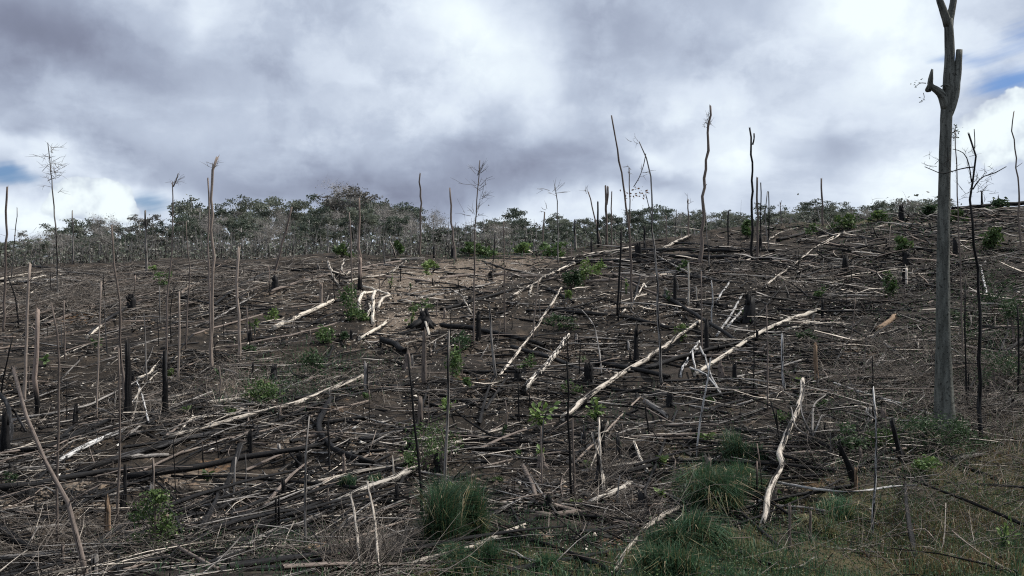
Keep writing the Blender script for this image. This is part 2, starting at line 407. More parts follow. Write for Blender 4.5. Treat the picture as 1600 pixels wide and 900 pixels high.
def sticks(buf, A, B, r, mi=0, bend=0.0, seg=1):
    """many thin three-sided sticks at once"""
    A = np.asarray(A, float); B = np.asarray(B, float); m = len(A); r = np.broadcast_to(np.asarray(r, float), (m,))
    D = B - A; L = np.linalg.norm(D, axis=1, keepdims=True); T = D / np.maximum(L, 1e-9)
    ref = np.where(np.abs(T[:, 2:3]) < .8, [[0., 0., 1.]], [[1., 0., 0.]])
    S = np.cross(T, ref); S /= np.linalg.norm(S, axis=1, keepdims=True); K = np.cross(T, S)
    bv = rng.normal(size=(m, 3)) * L * bend
    rings = []; us = []
    for s in range(seg + 1):
        t = s / seg; c = A + D * t + bv * (4 * t * (1 - t)); rad = r * (1 - .65 * t)
        for q in range(3):
            a = q * 2.0944; rings.append(c + rad[:, None] * (math.cos(a) * S + math.sin(a) * K)); us.append(np.stack([L[:, 0] * t, np.full(m, q / 3)], -1))
    k = len(rings); V = np.stack(rings, 1).reshape(-1, 3); U = np.stack(us, 1).reshape(-1, 2)
    f = []
    for s in range(seg):
        for q in range(3): f.append([s * 3 + q, s * 3 + (q + 1) % 3, s * 3 + 3 + (q + 1) % 3, s * 3 + 3 + q])
    Q = (np.arange(m)[:, None, None] * k + np.array(f)[None]).reshape(-1, 4)
    buf.add(V, Q, mi, True, U)
def leafcards(buf, C, size, mi=0, aspect=.5, up=0.0, dirs=None, fold=.25):
    """leaf-shaped four-point faces, folded along the midrib"""
    C = np.asarray(C, float); m = len(C); size = np.broadcast_to(np.asarray(size, float), (m,))
    Dv = rng.normal(size=(m, 3)) if dirs is None else dirs + .35 * rng.normal(size=(m, 3))
    Dv[:, 2] *= .7; Dv /= np.linalg.norm(Dv, axis=1, keepdims=True)
    Nv = rng.normal(size=(m, 3)) + np.array([0, 0, up]); Nv -= Dv * (Nv * Dv).sum(1, keepdims=True); Nv /= np.linalg.norm(Nv, axis=1, keepdims=True)
    S = np.cross(Dv, Nv); z = size[:, None]
    V = np.stack([C - Dv * z * .5, C + S * z * aspect * .5 + Nv * z * fold * .3, C + Dv * z * .5, C - S * z * aspect * .5 + Nv * z * fold * .3], 1).reshape(-1, 3)
    f = np.arange(m)[:, None] * 4 + np.arange(4)[None]
    buf.add(V, np.concatenate([f[:, [0, 1, 2]], f[:, [0, 2, 3]]]), mi, False)
def blades(buf, base, h, w, lean, mi=0):
    """grass blades: two-step bent tapering strips"""
    base = np.asarray(base, float); m = len(base); h = np.broadcast_to(np.asarray(h, float), (m,))[:, None]; w = np.broadcast_to(np.asarray(w, float), (m,))[:, None]
    a = rng.uniform(0, 2 * np.pi, m); S = np.stack([np.cos(a), np.sin(a), 0 * a], -1)
    L = np.asarray(lean, float)
    if L.shape != (m, 3): b = rng.uniform(0, 2 * np.pi, m); L = np.stack([np.cos(b), np.sin(b), 0 * b], -1) * (rng.uniform(.1, 1, m) * L)[:, None]
    up = np.array([0, 0, 1.0])
    mid = base + up * h * .6 + L * h * .30; tip = base + up * h * np.maximum(1 - .55 * np.linalg.norm(L, axis=1, keepdims=True), .1) + L * h * .95
    V = np.stack([base - S * w, base + S * w, mid + S * w * .75, mid - S * w * .75, tip], 1).reshape(-1, 3)
    o = np.arange(m)[:, None] * 5
    off = buf.add(V, o + np.array([[0, 1, 2, 3]]), mi, True); buf.face(o + np.array([[3, 2, 4]]), mi, True, off)
def lumps(buf, C, size, mi=0):
    """angular little chips"""
    C = np.asarray(C, float); m = len(C); size = np.broadcast_to(np.asarray(size, float), (m,))
    base = np.array([[1, 0, 0], [-1, 0, 0], [0, .45, 0], [0, -.45, 0], [.2, 0, .4], [-.1, .1, -.4]], float)
    a = rng.uniform(0, 2 * np.pi, m); ca, sa = np.cos(a), np.sin(a); b = base[None] * (1 + .35 * rng.normal(size=(m, 6, 1)))
    X = b[..., 0] * ca[:, None] - b[..., 1] * sa[:, None]; Yv = b[..., 0] * sa[:, None] + b[..., 1] * ca[:, None]
    Z = b[..., 2] + b[..., 0] * rng.normal(size=(m, 1)) * .3
    V = (np.stack([X, Yv, Z], -1) * size[:, None, None] + C[:, None, :]).reshape(-1, 3)
    T = np.array([[0, 2, 4], [2, 1, 4], [1, 3, 4], [3, 0, 4], [2, 0, 5], [1, 2, 5], [3, 1, 5], [0, 3, 5]])
    buf.add(V, (np.arange(m)[:, None, None] * 6 + T[None]).reshape(-1, 3), mi, False)

# ================================================================== THE GROUND
def axis(parts):
    out = []
    for a, b, s in parts: out.append(np.arange(a, b, s))
    return np.unique(np.round(np.concatenate(out), 4))
gx = axis([(-3000, -400, 400), (-400, -120, 28), (-120, -48, 3), (-48, -26, .6), (-26, 26, .24), (26, 48, .6), (48, 120, 3), (120, 400, 28), (400, 3001, 400)])
gy = axis([(-300, -20, 40), (-20, 10, 1.5), (10, 34, .20), (34, 80, .3), (80, 130, 2), (130, 200, 5), (200, 500, 50), (500, 4001, 500)])
GXX, GYY = np.meshgrid(gx, gy); GZ = hgt(GXX, GYY)
nx, ny = len(gx), len(gy)
gb = Buf()
ii = (np.arange(ny - 1)[:, None] * nx + np.arange(nx - 1)[None]).reshape(-1)
gb.add(np.stack([GXX, GYY, GZ], -1).reshape(-1, 3), np.stack([ii, ii + 1, ii + nx + 1, ii + nx], -1), 0, True)
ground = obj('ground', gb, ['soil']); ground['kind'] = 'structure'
def patch_mask(lst):
    acc = np.zeros(GXX.shape)
    for px, py, rx, ry, w in lst:
        c = P(px, py); y0 = float(depth(px, py + ry)); y1 = float(depth(px, py - ry)); ryw = max((y1 - y0) / 2, .5); rxw = rx * c[1] / F
        acc = np.maximum(acc, w * np.exp(-((GXX - c[0]) / rxw) ** 2 - ((GYY - c[1]) / ryw) ** 2))
    return acc
dirt = patch_mask([(690, 432, 125, 26, 1.0), (630, 460, 75, 32, 1.0), (640, 505, 75, 38, .85), (600, 430, 60, 18, .7), (60, 790, 130, 28, .85), (300, 745, 90, 30, .62), (100, 760, 80, 14, .8),
                   (480, 690, 90, 25, .5), (980, 480, 80, 18, .5), (1020, 490, 60, 14, .5), (350, 600, 120, 22, .5), (770, 415, 120, 14, .8), (250, 560, 90, 20, .35), (1260, 470, 90, 14, .35), (440, 460, 100, 16, .4)])
gras = patch_mask([(1400, 860, 190, 90, 1), (1560, 760, 150, 110, 1), (1120, 780, 100, 90, .8), (800, 890, 200, 34, .8), (1500, 700, 110, 50, .8), (1200, 880, 160, 40, .9), (420, 610, 80, 30, .5), (1580, 560, 90, 80, .6), (480, 890, 150, 26, .55), (820, 385, 150, 9, .8), (1330, 350, 160, 10, .6)])
orng = patch_mask([(1000, 790, 45, 16, .9), (960, 850, 60, 30, .45), (1395, 690, 40, 20, .95), (1280, 760, 50, 16, .55), (740, 590, 50, 12, .5), (1330, 545, 60, 16, .5), (120, 495, 40, 12, .7), (1050, 790, 40, 20, .7), (330, 735, 60, 16, .5), (1230, 790, 40, 12, .5), (520, 640, 40, 16, .4)])
burn = patch_mask([(1250, 500, 200, 60, 1), (1420, 450, 160, 50, 1), (1550, 430, 120, 60, 1), (1330, 640, 120, 60, .9), (1000, 620, 160, 60, .7), (800, 650, 140, 60, .6), (1150, 410, 160, 20, .8), (120, 640, 150, 50, .5), (1500, 560, 120, 60, .8)])  # heavier charring, together with cloud shade painted into the soil, mostly right-hand slope
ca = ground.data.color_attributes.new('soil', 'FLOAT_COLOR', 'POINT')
ca.data.foreach_set('color', np.stack([dirt, gras, orng, burn], -1).astype(np.float32).ravel())  # alpha (burn): charring plus painted-in cloud shade

# ================================================================== BUILDERS FOR WOOD
USED = {}
def pxr(w, Y): return max(w, 1.2) / 2 / F * Y
def sides_for(w): return 6 if w < 4 else (8 if w < 8 else (11 if w < 14 else 16))
def stand_pts(pts, dy=None, dpth=None):
    """photo outline from tip to foot -> points in the world, foot on the ground at its own distance"""
    foot = P(*pts[-1]) if dpth is None else None
    Y = float(foot[1]) if dpth is None else dpth
    X0 = (pts[-1][0] - 800) / F * Y; z0 = float(hgt(X0, Y))
    out = []
    for x, y in pts[::-1]: out.append([(x - 800) / F * Y, Y, (450 - y) / F * Y])
    out = np.array(out); out[0, 2] = z0
    return out, Y
LEAN = []
def pole(label, pts, w1, w0, mat='brown', name='dead_pole', cat='dead tree', group='standing dead poles', jag=None, flare=.35, stubs=0, twigs=None, forks=None, leaves=None, dpth=None, n=None):
    w1 *= .86; w0 *= .86
    wp, Y = stand_pts(pts, dpth=dpth); org = wp[0].copy(); org[2] -= .0
    H = wp[-1][2] - wp[0][2]
    wp[:, 1] += rng.normal() * .02 * max(H, .3) * np.linspace(0, 1, len(wp)) ** 1.3
    wp = np.vstack([wp[0] - [0, 0, .12 + pxr(w0, Y)], wp]) - org
    n = n or int(np.clip(H * 2.2, 6, 22))
    C = resample(wp, n); wob = pxr(w0, Y) * .35
    C[1:-1, :2] += rng.normal(size=(n - 2, 2)) * wob
    r = np.interp(np.linspace(0, 1, n), [0, 1], [pxr(w0, Y), pxr(w1, Y)])
    b = Buf(); tube(b, C, r, sides_for(max(w0, w1)), jag1=(pxr(w1, Y) * 3.2 if jag is None else jag), flare=flare)
    for k in range(stubs):                                          # knots and snapped side branches on the same stem
        i = rng.integers(n // 3, n - 1); a = rng.uniform(0, 6.28); L = rng.uniform(.10, .45); rr = r[i] * .38
        dv = np.array([math.cos(a), math.sin(a) * .6, .55]); q0 = C[i]
        tube(b, [q0, q0 + dv * L * .5, q0 + dv * L], [rr, rr * .8, rr * .5], 5, jag1=rr)
    if not (twigs or forks or leaves):
        o = obj(name, b, [mat], None, org); tag(o, label, cat, group); return o
    t = thing(name, org, label, cat, group)
    obj('trunk', b, [mat], t, org)
    for f in (forks or []):
        fp = np.array([[(x - 800) / F * Y, Y, (450 - y) / F * Y] for x, y in f[0]]) - org
        fp[:, 1] += rng.normal() * .12 * np.linspace(0, 1, len(fp)) * np.linalg.norm(fp[-1] - fp[0])
        m = 8; Cf = resample(fp, m); fb = Buf()
        tube(fb, Cf, np.linspace(pxr(f[1], Y) , pxr(f[2], Y), m), sides_for(f[1]), jag1=pxr(f[2], Y) * 2)
        obj('branch', fb, [f[3] if len(f) > 3 else mat], t, org)
    if twigs:
        tb = Buf(); A = []; B_ = []; R_ = []
        for (x, y, spread, cnt, ln) in twigs:
            c = np.array([(x - 800) / F * Y, Y, (450 - y) / F * Y]) - org
            dd = np.linalg.norm(C - c, axis=1); q = C[dd.argmin()]
            for k in range(cnt):
                s = q + (c - q) * rng.uniform(.2, 1) + rng.normal(size=3) * spread / F * Y * .25
                dv = np.array([rng.normal(), rng.normal() * .6, rng.uniform(.1, 1.4)]); dv /= np.linalg.norm(dv)
                A.append(s); B_.append(s + dv * ln / F * Y * rng.uniform(.4, 1)); R_.append(pxr(.95, Y) * rng.uniform(.5, .9))
                for z in range(2):
                    p0 = A[-1 - z] + (B_[-1 - z] - A[-1 - z]) * rng.uniform(.3, .8); d2 = dv + rng.normal(size=3) * .6
                    A.append(p0); B_.append(p0 + d2 * ln / F * Y * .35); R_.append(pxr(.8, Y) * .5)
        sticks(tb, A, B_, R_, bend=.06, seg=2)
        obj('twigs', tb, ['darktwig' if mat in ('char', 'chargrey') else 'twig'], t, org)['kind'] = 'stuff'
    if leaves:
        lb = Buf()
        for (x, y, sx, sy, cnt, sz) in leaves:
            c = np.array([(x - 800) / F * Y, Y, (450 - y) / F * Y]) - org
            leafcards(lb, c + rng.normal(size=(cnt, 3)) * np.array([sx, (sx + sy) / 2, sy]) / F * Y, rng.uniform(.6, 1.2, cnt) * sz / F * Y)
        obj('leaves', lb, ['redleaf' if leaves[0][4] < 60 else 'bushdark'], t, org)
    return t
def log(label, pts, w0, w1, mat='grey', name='fallen_log', cat='log', group='fallen logs on the burnt slope', lift=None, jag=.5, stubs=0, wob=1.0, branches=None):
    w0 *= .86; w1 *= .86
    wp = log_axis(pts); Ys = wp[:, 1]
    L = np.linalg.norm(np.diff(wp, axis=0), axis=1).sum(); n = int(np.clip(L * 2.2, 7, 30))
    C = resample(wp, n); t = np.linspace(0, 1, n); r = np.interp(t, [0, 1], [pxr(w0, Ys[0]), pxr(w1, Ys[-1])])
    gz = hgt(C[:, 0], C[:, 1]); z = C[:, 2]
    need = np.maximum(gz + r * .45 - z, 0); k = np.ones(5) / 5
    for _ in range(2): need = np.maximum(np.convolve(np.pad(need, 2, mode='edge'), k, 'valid'), need * .6)
    z = np.maximum(z + need, gz + r * .4)
    for _ in range(3 if n > 9 else 2): z = np.convolve(np.pad(z, 2, mode='reflect', reflect_type='odd'), k, 'valid')
    fit = np.polyval(np.polyfit(t, z, 2), t); fit = fit + np.clip(np.percentile(gz + r * .3 - fit, 95 if mat in ('cream', 'pale', 'patchy', 'birch') or max(w0, w1) > 7 else 80), 0, .6) + r * (.55 if max(w0, w1) > 7 else 0); z = .25 * z + .75 * fit + r * .25
    if lift: z = z + np.interp(t, np.linspace(0, 1, len(lift)), lift)
    C[:, 2] = z
    C[1:-1] += rng.normal(size=(n - 2, 3)) * (r[1:-1, None] * .13 * wob)
    org = np.array([C[n // 2, 0], C[n // 2, 1], gz[n // 2]])
    b = Buf(); tube(b, C - org, r, sides_for(max(w0, w1)), jag0=r[0] * 2 * jag, jag1=r[-1] * 3 * jag, rough=.09)
    for k in range(stubs):
        i = rng.integers(1, n - 1); a = rng.uniform(0, 3.14); Ls = rng.uniform(.12, .5); rr = r[i] * .35
        dv = np.array([math.cos(a), rng.normal() * .5, abs(math.sin(a)) + .2]); q0 = C[i] - org
        tube(b, [q0, q0 + dv * Ls * .5, q0 + dv * Ls], [rr, rr * .8, rr * .5], 5, jag1=rr)
    if not branches:
        o = obj(name, b, [mat], None, org); tag(o, label, cat, group); return o
    th = thing(name, org, label, cat, group); obj('trunk', b, [mat], th, org)
    for bp, b0, b1 in branches:
        q = np.array([P(x, y) for x, y in bp]); k = 7; Cb = resample(q, k); rb = np.linspace(pxr(b0, q[0, 1]), pxr(b1, q[-1, 1]), k)
        Cb[:, 2] = np.maximum(Cb[:, 2], hgt(Cb[:, 0], Cb[:, 1])) + rb * .8
        bb = Buf(); tube(bb, Cb - org, rb, sides_for(b0), jag1=rb[-1] * 2); obj('branch', bb, [mat], th, org)
    return th
def stump(label, x, y0, y1, w, mat='char', top=.8, jag=.9, flare=.4, roots=3, name='burnt_stump', group='burnt stumps on the slope', lean=0.0, cat='stump'):
    """a broken stump: photo x, top row, foot row, width"""
    if y1 - y0 > 2 * w: w *= .78
    f = P(x, y1); Y = f[1]; H = max((y1 - y0) / F * Y, .12); R = pxr(w, Y); org = f
    b = Buf(); n = 7
    C = np.array([[lean * H * t * t, 0, H * t - .1 * (1 - t)] for t in np.linspace(0, 1, n)]); C[1:, :2] += rng.normal(size=(n - 1, 2)) * R * .07
    tube(b, C, R * np.linspace(1.0, top, n), max(9, sides_for(w)), jag1=min(H * .4, R * 2.4) * jag, flare=flare, rough=.13)
    for k in range(int(rng.integers(2, 5)) if w > 5 else 0):         # splinters left standing round the rim
        a = rng.uniform(0, 6.28); q0 = C[-1] + np.array([math.cos(a), math.sin(a), 0]) * R * top * .75; hs = min(H * .5, R * 2.2) * rng.uniform(.3, 1)
        tube(b, [q0 - [0, 0, H * .2], q0, q0 + [rng.normal() * .2 * hs, 0, hs]], [R * .3, R * .22, R * .05], 5)
    for k in range(roots):
        a = rng.uniform(0, 6.28); L = R * rng.uniform(1.6, 3.0); dv = np.array([math.cos(a), math.sin(a), 0])
        q = np.array([dv * R * .5 + [0, 0, R * .7], dv * L * .6 + [0, 0, R * .25], dv * L * 1.1 - [0, 0, R * .25]])
        tube(b, q, [R * .42, R * .3, R * .14], 6)
    o = obj(name, b, [mat], None, org); return tag(o, label, cat, group)

# ================================================================== THE BIG TREE
def big_tree():
    pts = [(1482, 30), (1484, 80), (1482, 140), (1479, 180), (1477, 240), (1475, 330), (1474, 420), (1474, 520), (1475, 600), (1477, 678)]
    wp, Y = stand_pts(pts); org = wp[0].copy()
    wpx = np.array([36, 27.5, 22.5, 20, 19.3, 18.6, 18.2, 18.6, 15, 14])
    C = np.vstack([wp[0] - [0, 0, .5], wp]) - org; n = 40; Cc = resample(C, n)
    z = Cc[:, 2]; r = np.interp(z, np.concatenate([[-.5], (wp - org)[:, 2]]), np.concatenate([[44], wpx])) / 2 / F * Y
    t = thing('bare_forked_tree', org, 'big bare grey tree with snapped forked limbs, its foot in dark bushes', 'tree')
    b = Buf(); tube(b, Cc, r, 20, rough=.04, flare=.35); obj('trunk', b, ['trunk'], t, org)
    def limb(p, w, nm='limb', jag=1.0, sd=12, mat='trunk', dy=0):
        q = np.array([[(x - 800) / F * Y, Y, (450 - y) / F * Y] for x, y in p]) - org
        q[:, 1] += np.linspace(0, dy, len(q)); m = 12; Cq = resample(q, m)
        rr = np.interp(np.linspace(0, 1, m), np.linspace(0, 1, len(w)), w) / 2 / F * Y
        lb = Buf(); tube(lb, Cq, rr, sd, jag1=rr[-1] * jag, rough=.05); return obj(nm, lb, [mat], t, org)
    limb([(1481, 40), (1474, 22), (1466, 6), (1460, -10), (1455, -34), (1447, -62)], [14, 12, 10.5, 9.5, 8.5, 7], dy=-.3)
    limb([(1482, 42), (1488, 20), (1494, 3), (1498, -16), (1506, -45), (1509, -75)], [14, 11, 10, 9.5, 8.5, 7], dy=.4)
    limb([(1479, 186), (1487, 165), (1493, 140), (1496.5, 110), (1499, 78)], [14, 15, 13.5, 11.5, 9.5], jag=.5)
    limb([(1478, 170), (1471, 152), (1464, 146), (1455, 141), (1447, 137), (1446, 126), (1446.5, 114)], [15, 15, 12.5, 11, 9.5, 7, 3.5], dy=-.35)
    limb([(1452, 140), (1446, 143), (1440, 144), (1439, 138)], [8, 6.5, 4.5, 2.5], 'limb_stub', sd=7, dy=-.4)
    limb([(1478, 146), (1473, 139), (1470, 134)], [6, 5, 4], 'limb_stub', sd=7, dy=-.2)
    limb([(1470, 135), (1475, 133.5), (1479, 138)], [2.2, 2, 1.5], 'limb_stub', sd=5, dy=-.2)
    for pts_, w in (([(1447, 130), (1438, 130), (1430, 136)], 1.4), ([(1443, 145), (1444, 153), (1440, 160)], 1.1), ([(1487, 208), (1491, 206), (1494, 196)], 1.6), ([(1487, 214), (1492, 216), (1493, 224)], 1.4)):
        limb(pts_, [w, w * .8, w * .5], 'twig', sd=5, mat='darktwig')
    lb = Buf()
    for x, y, s, c, sz in ((1434, 131, 4, 9, 5), (1441, 157, 2, 5, 4), (1492, 204, 4, 16, 4.5), (1490, 214, 4, 12, 4.5), (1493, 196, 2, 6, 4)):
        q = np.array([(x - 800) / F * Y, Y, (450 - y) / F * Y]) - org
        leafcards(lb, q + rng.normal(size=(c, 3)) * s / F * Y, rng.uniform(.7, 1.2, c) * sz / F * Y, aspect=.4)
    obj('leaves', lb, ['bushdark'], t, org)
big_tree()

# ================================================================== STANDING DEAD TREES AND POLES (photo outlines, tip to foot)
pole('dark pole at the edge of the burn, straight and a little thicker above', [(12, 293), (10, 380), (8, 440), (6, 519)], 3.6, 4.5, 'brown', stubs=1)
pole('hair-thin stick close behind the dark edge pole', [(28, 325), (23, 380), (17, 440)], 1.4, 2.0, 'grey')
pole('tall feathery dead sapling with fine twigs along its top', [(74, 224), (79, 270), (81, 300), (86, 345), (90, 400), (90, 462)], 1.6, 3.4, 'grey', name='dead_sapling', stubs=1,
     twigs=[(77, 240, 18, 9, 26), (81, 262, 22, 9, 26), (83, 275, 24, 8, 24), (80, 285, 30, 6, 24)])
pole('pale twin of the green crowned tree, a bare stem beside it', [(115, 331), (115, 370), (114, 413)], 2.2, 3.2, 'grey')
pole('tall crooked dark stem rising beside the jagged black stump', [(173, 352), (177, 410), (182, 450), (187, 500), (187, 550), (192, 600), (194, 642)], 3.4, 5.0, 'brown', stubs=3)
pole('straight grey pole silhouetted on the forest edge with a blunt tip', [(227, 330), (228, 365), (229, 402)], 3.0, 3.6, 'grey', dpth=66)
pole('fork-tipped thin dead sapling with a wavy lower stem', [(271, 286), (271, 325), (270, 365), (266, 420), (263, 450), (260, 510), (261, 577)], 2.0, 5.0, 'brown', name='dead_sapling',
     twigs=[(271, 290, 10, 6, 26)], forks=[([(271, 292), (275, 282), (278, 271)], 1.6, 1.0)])
pole('slim snaking stem standing among grey brush, tip pointed', [(291, 346), (293, 400), (297, 420), (294, 470), (290, 547)], 2.0, 3.6, 'brown', stubs=1)
pole('tall pale pole with a crooked broken top like a hook', [(338, 245), (331, 262), (330, 300), (330, 345), (331, 385), (334, 405), (332, 430), (331, 500), (331, 577)], 5.0, 6.6, 'pink', stubs=3, twigs=[(335, 256, 10, 6, 16)])
pole('slender companion stem rising tight against the hook-topped pole', [(324, 279), (326, 300), (325, 350), (325, 400), (328, 470), (330, 560), (335, 580)], 2.6, 4.0, 'brown')
pole('straight mid-height pole with a snapped blunt top and rough bark', [(373, 389), (371, 440), (373, 500), (373, 562)], 5.2, 5.8, 'pink', stubs=2)
pole('knobbly reddish pole beside the thick bark-ringed post', [(42, 414), (41, 460), (39, 540), (38, 632)], 4.2, 5.6, 'pink', stubs=3)
pole('thick short post with pinkish bark and a burnt black foot', [(58, 484), (57, 530), (57, 590), (59, 652)], 7.5, 8.5, 'foot', stubs=1, jag=.3)
pole('bent grey stem in front of the thick post, kinked near its top', [(76, 474), (81, 492), (88, 520), (91, 570), (90, 660), (89, 760), (89, 853)], 3.6, 5.2, 'brown', stubs=3)
pole('heavy pole leaning steeply across the near corner of the slope', [(15, 578), (30, 635), (62, 712), (92, 757), (108, 808), (122, 860), (143, 912)], 6.0, 10.0, 'brown', stubs=4, flare=.1)
pole('thin pale rod standing between the bent stem and the black stump', [(160, 440), (157, 510), (154, 580), (150, 657)], 2.2, 3.2, 'pink')
pole('thin pale-topped stem in front of the jagged black stump', [(184, 545), (186, 620), (186, 720), (184, 822)], 3.0, 5.0, 'brown', stubs=2)
pole('pinkish stem behind the second black post, cut off flat', [(279, 459), (280, 520), (278, 600)], 3.4, 4.2, 'pink')
pole('thin dead stick leaning a touch beside pale broken branches', [(225, 490), (228, 560), (230, 604)], 2.0, 3.0, 'grey')
pole('thin rod paired with a pale rod on the brown slope', [(163, 470), (165, 510), (167, 553)], 1.6, 2.4, 'grey')
pole('short dark rod uphill of the kinked grey stem', [(100, 470), (100, 520), (101, 562)], 1.8, 2.8, 'brown')
pole('dark slanted dead branch standing behind the knobbly pole', [(12, 432), (22, 460), (28, 490), (29, 512)], 2.4, 3.0, 'char')
pole('thin rod crossing the fallen grey log on the far burn', [(250, 448), (250, 480), (250, 506)], 1.6, 2.2, 'grey')
pole('strongly leaning pole on the ridge with a square broken tip', [(456, 324), (446, 362), (437, 395), (430, 428)], 4.0, 4.6, 'brown', jag=.05)
pole('upright pole on the ridge standing in a burnt black butt', [(561, 311), (561, 350), (560, 395), (562, 425), (564, 453)], 2.8, 7.0, 'foot')
pole('clean bare pole on the skyline beside bushy grey trees', [(656, 273), (657, 320), (657, 360), (656, 397)], 3.2, 4.0, 'brown', stubs=1)
pole('bare pole with a slight bow, foot on the bare ridge', [(703, 295), (705, 340), (709, 380), (712, 408)], 2.8, 5.0, 'brown')
pole('wispy dead sapling with upswept twigs against grey cloud', [(750, 252), (747, 295), (743, 345), (741, 420), (741, 540)], 1.6, 3.4, 'brown', name='dead_sapling',
     twigs=[(749, 270, 14, 7, 26), (752, 290, 18, 6, 30), (738, 330, 16, 7, 26), (755, 305, 14, 5, 26)])
pole('thin straight rod in front of the bare dirt ridge', [(787, 347), (788, 420), (789, 526)], 1.8, 3.0, 'brown')
pole('short thin rod on the ridge crest between two bare poles', [(600, 376), (600, 395), (601, 412)], 1.8, 2.2, 'grey')
pole('dark thin stem leaning in front of the umbrella trees', [(545, 332), (548, 370), (549, 420), (552, 478)], 2.0, 2.8, 'brown')
pole('small pale slanted snag among green ridge bushes', [(609, 378), (615, 392), (619, 406)], 2.4, 3.0, 'pale')
pole('very tall slightly leaning pole, smooth and without side twigs', [(955, 181), (967, 248), (977, 310), (983, 364), (986, 425), (987, 478)], 2.6, 4.4, 'brown', jag=.02)
pole('thin rod standing close beside the tall leaning pole', [(983, 262), (984, 310), (984, 358), (984, 398)], 1.8, 2.6, 'brown', twigs=[(983, 270, 4, 3, 8)])
pole('tall drooping sapling with a hanging spray of withered leaves', [(999, 223), (1008, 239), (1014, 270), (1018, 315), (1019, 358), (1025, 420), (1029, 500), (1032, 560), (1035, 604)], 2.0, 5.6, 'grey', name='dead_sapling',
     forks=[([(1009, 240), (1006, 258), (1000, 276), (992, 290)], 1.4, .9), ([(1018, 338), (1013, 322), (1008, 305)], 1.8, 1.2)], twigs=[(985, 222, 8, 3, 18), (990, 268, 14, 4, 18)], leaves=[(996, 300, 12, 6, 40, 5.5)])
pole('tallest bare pole on the ridge, gently bowed with a tapering tip', [(1109, 167), (1106, 215), (1101, 275), (1098, 330), (1096, 380), (1094, 412)], 3.6, 6.4, 'brown', stubs=2, twigs=[(1107, 188, 16, 9, 18)])
pole('thin rod close beside the foot of the tallest ridge pole', [(1101, 318), (1105, 365), (1109, 420)], 1.6, 2.6, 'grey')
pole('black pole with a short forked tip on the burnt ridge', [(1174, 200), (1176, 235), (1176, 300), (1174, 408)], 3.2, 5.0, 'char', forks=[([(1176, 226), (1178.5, 217), (1179, 208)], 2.4, 2.0)])
pole('straight shorter pole against the fork-tipped black pole', [(1184, 279), (1184, 340), (1183, 411)], 3.4, 4.2, 'brown')
pole('thin dark rod just behind the pair of ridge poles', [(1189, 287), (1189, 330), (1188, 385)], 2.0, 2.6, 'char')
pole('thin rod with a faint bend beyond the pair of ridge poles', [(1199, 300), (1196, 330), (1201, 388)], 1.8, 2.4, 'grey')
pole('double-topped thick pole among small snags on the ridge', [(946, 292), (947, 330), (947, 382)], 3.4, 4.2, 'brown', forks=[([(948, 320), (950, 305), (950, 292)], 3.0, 2.6)])
pole('slim rod beside the double-topped ridge pole', [(956, 300), (955, 345), (955, 386)], 2.0, 2.6, 'brown')
pole('short thick dark pole beside the double-topped ridge pole', [(934, 316), (934, 350), (935, 386)], 2.8, 3.2, 'char')
pole('leaning thin pole that crosses a short dark one on the ridge', [(919, 300), (927, 330), (938, 370)], 2.0, 3.0, 'brown', twigs=[(918, 300, 6, 3, 14)])
pole('faint twiggy sapling on the skyline with a bent top', [(867, 290), (871, 325), (872, 412)], 1.4, 2.4, 'grey', name='dead_sapling', twigs=[(868, 300, 12, 6, 22)])
pole('short dark snag at the forest edge with crooked tip', [(851, 332), (849, 360), (848, 392)], 2.4, 3.2, 'brown', twigs=[(852, 326, 6, 3, 12)])
pole('mossy short post in the dark trees on the skyline', [(898, 346), (898, 368), (898, 390)], 3.6, 4.2, 'grey')
pole('short straight pole on the ridge near the leafy sapling', [(1041, 338), (1041, 360), (1041, 382)], 2.4, 2.8, 'brown')
pole('tiny thin rod between short ridge poles', [(1057, 328), (1056, 350), (1055, 372)], 1.4, 2.0, 'grey')
pole('thin pole with a faint side twig beyond the burnt ridge logs', [(1075, 312), (1075, 340), (1075, 374)], 2.0, 2.8, 'brown', twigs=[(1075, 318, 5, 3, 10)])
pole('short black post on the skyline behind the tallest ridge pole', [(1138, 332), (1138, 360), (1137, 392)], 2.6, 3.0, 'char')
pole('solitary blunt pole on the low skyline of the hill', [(1284, 280), (1285, 315), (1286, 354)], 3.2, 4.0, 'brown')
pole('thin rod on the skyline in front of round treetops', [(1219, 316), (1220, 335), (1221, 352)], 1.5, 2.0, 'grey', twigs=[(1219, 322, 5, 3, 9)])
pole('slim black rod standing on the hill brow', [(1201, 300), (1202, 345), (1201, 386)], 1.8, 2.4, 'char')
pole('dead tree with bare spreading branches behind the big grey tree', [(1515, 210), (1521, 224), (1524, 243), (1522, 260), (1520, 285), (1519, 318), (1524, 400), (1530, 470), (1531, 580), (1533, 692)], 3.4, 8.0, 'chargrey', name='dead_tree', group='dead trees beside the big grey tree',
     forks=[([(1522, 261), (1505, 263), (1487, 268), (1470, 272), (1452, 266), (1441, 262)], 2.0, 1.0), ([(1518, 285), (1514, 262), (1507, 243), (1496, 236), (1486, 234)], 2.2, 1.2), ([(1520, 296), (1528, 283), (1538, 275), (1552, 271), (1570, 261)], 2.0, .9), ([(1523, 232), (1523.5, 218), (1523, 202)], 1.6, 1.0)],
     twigs=[(1446, 250, 20, 9, 26), (1545, 268, 26, 8, 24), (1530, 290, 30, 8, 26), (1500, 300, 26, 6, 24), (1510, 240, 12, 4, 18), (1540, 300, 24, 6, 24)])
pole('thin stem hung with seed pods next to the big grey tree', [(1494, 203), (1495, 250), (1497, 300), (1499, 380), (1503, 470), (1504, 560)], 1.8, 3.6, 'brown', name='dead_sapling', leaves=[(1493, 206, 1.5, 9, 14, 5)])
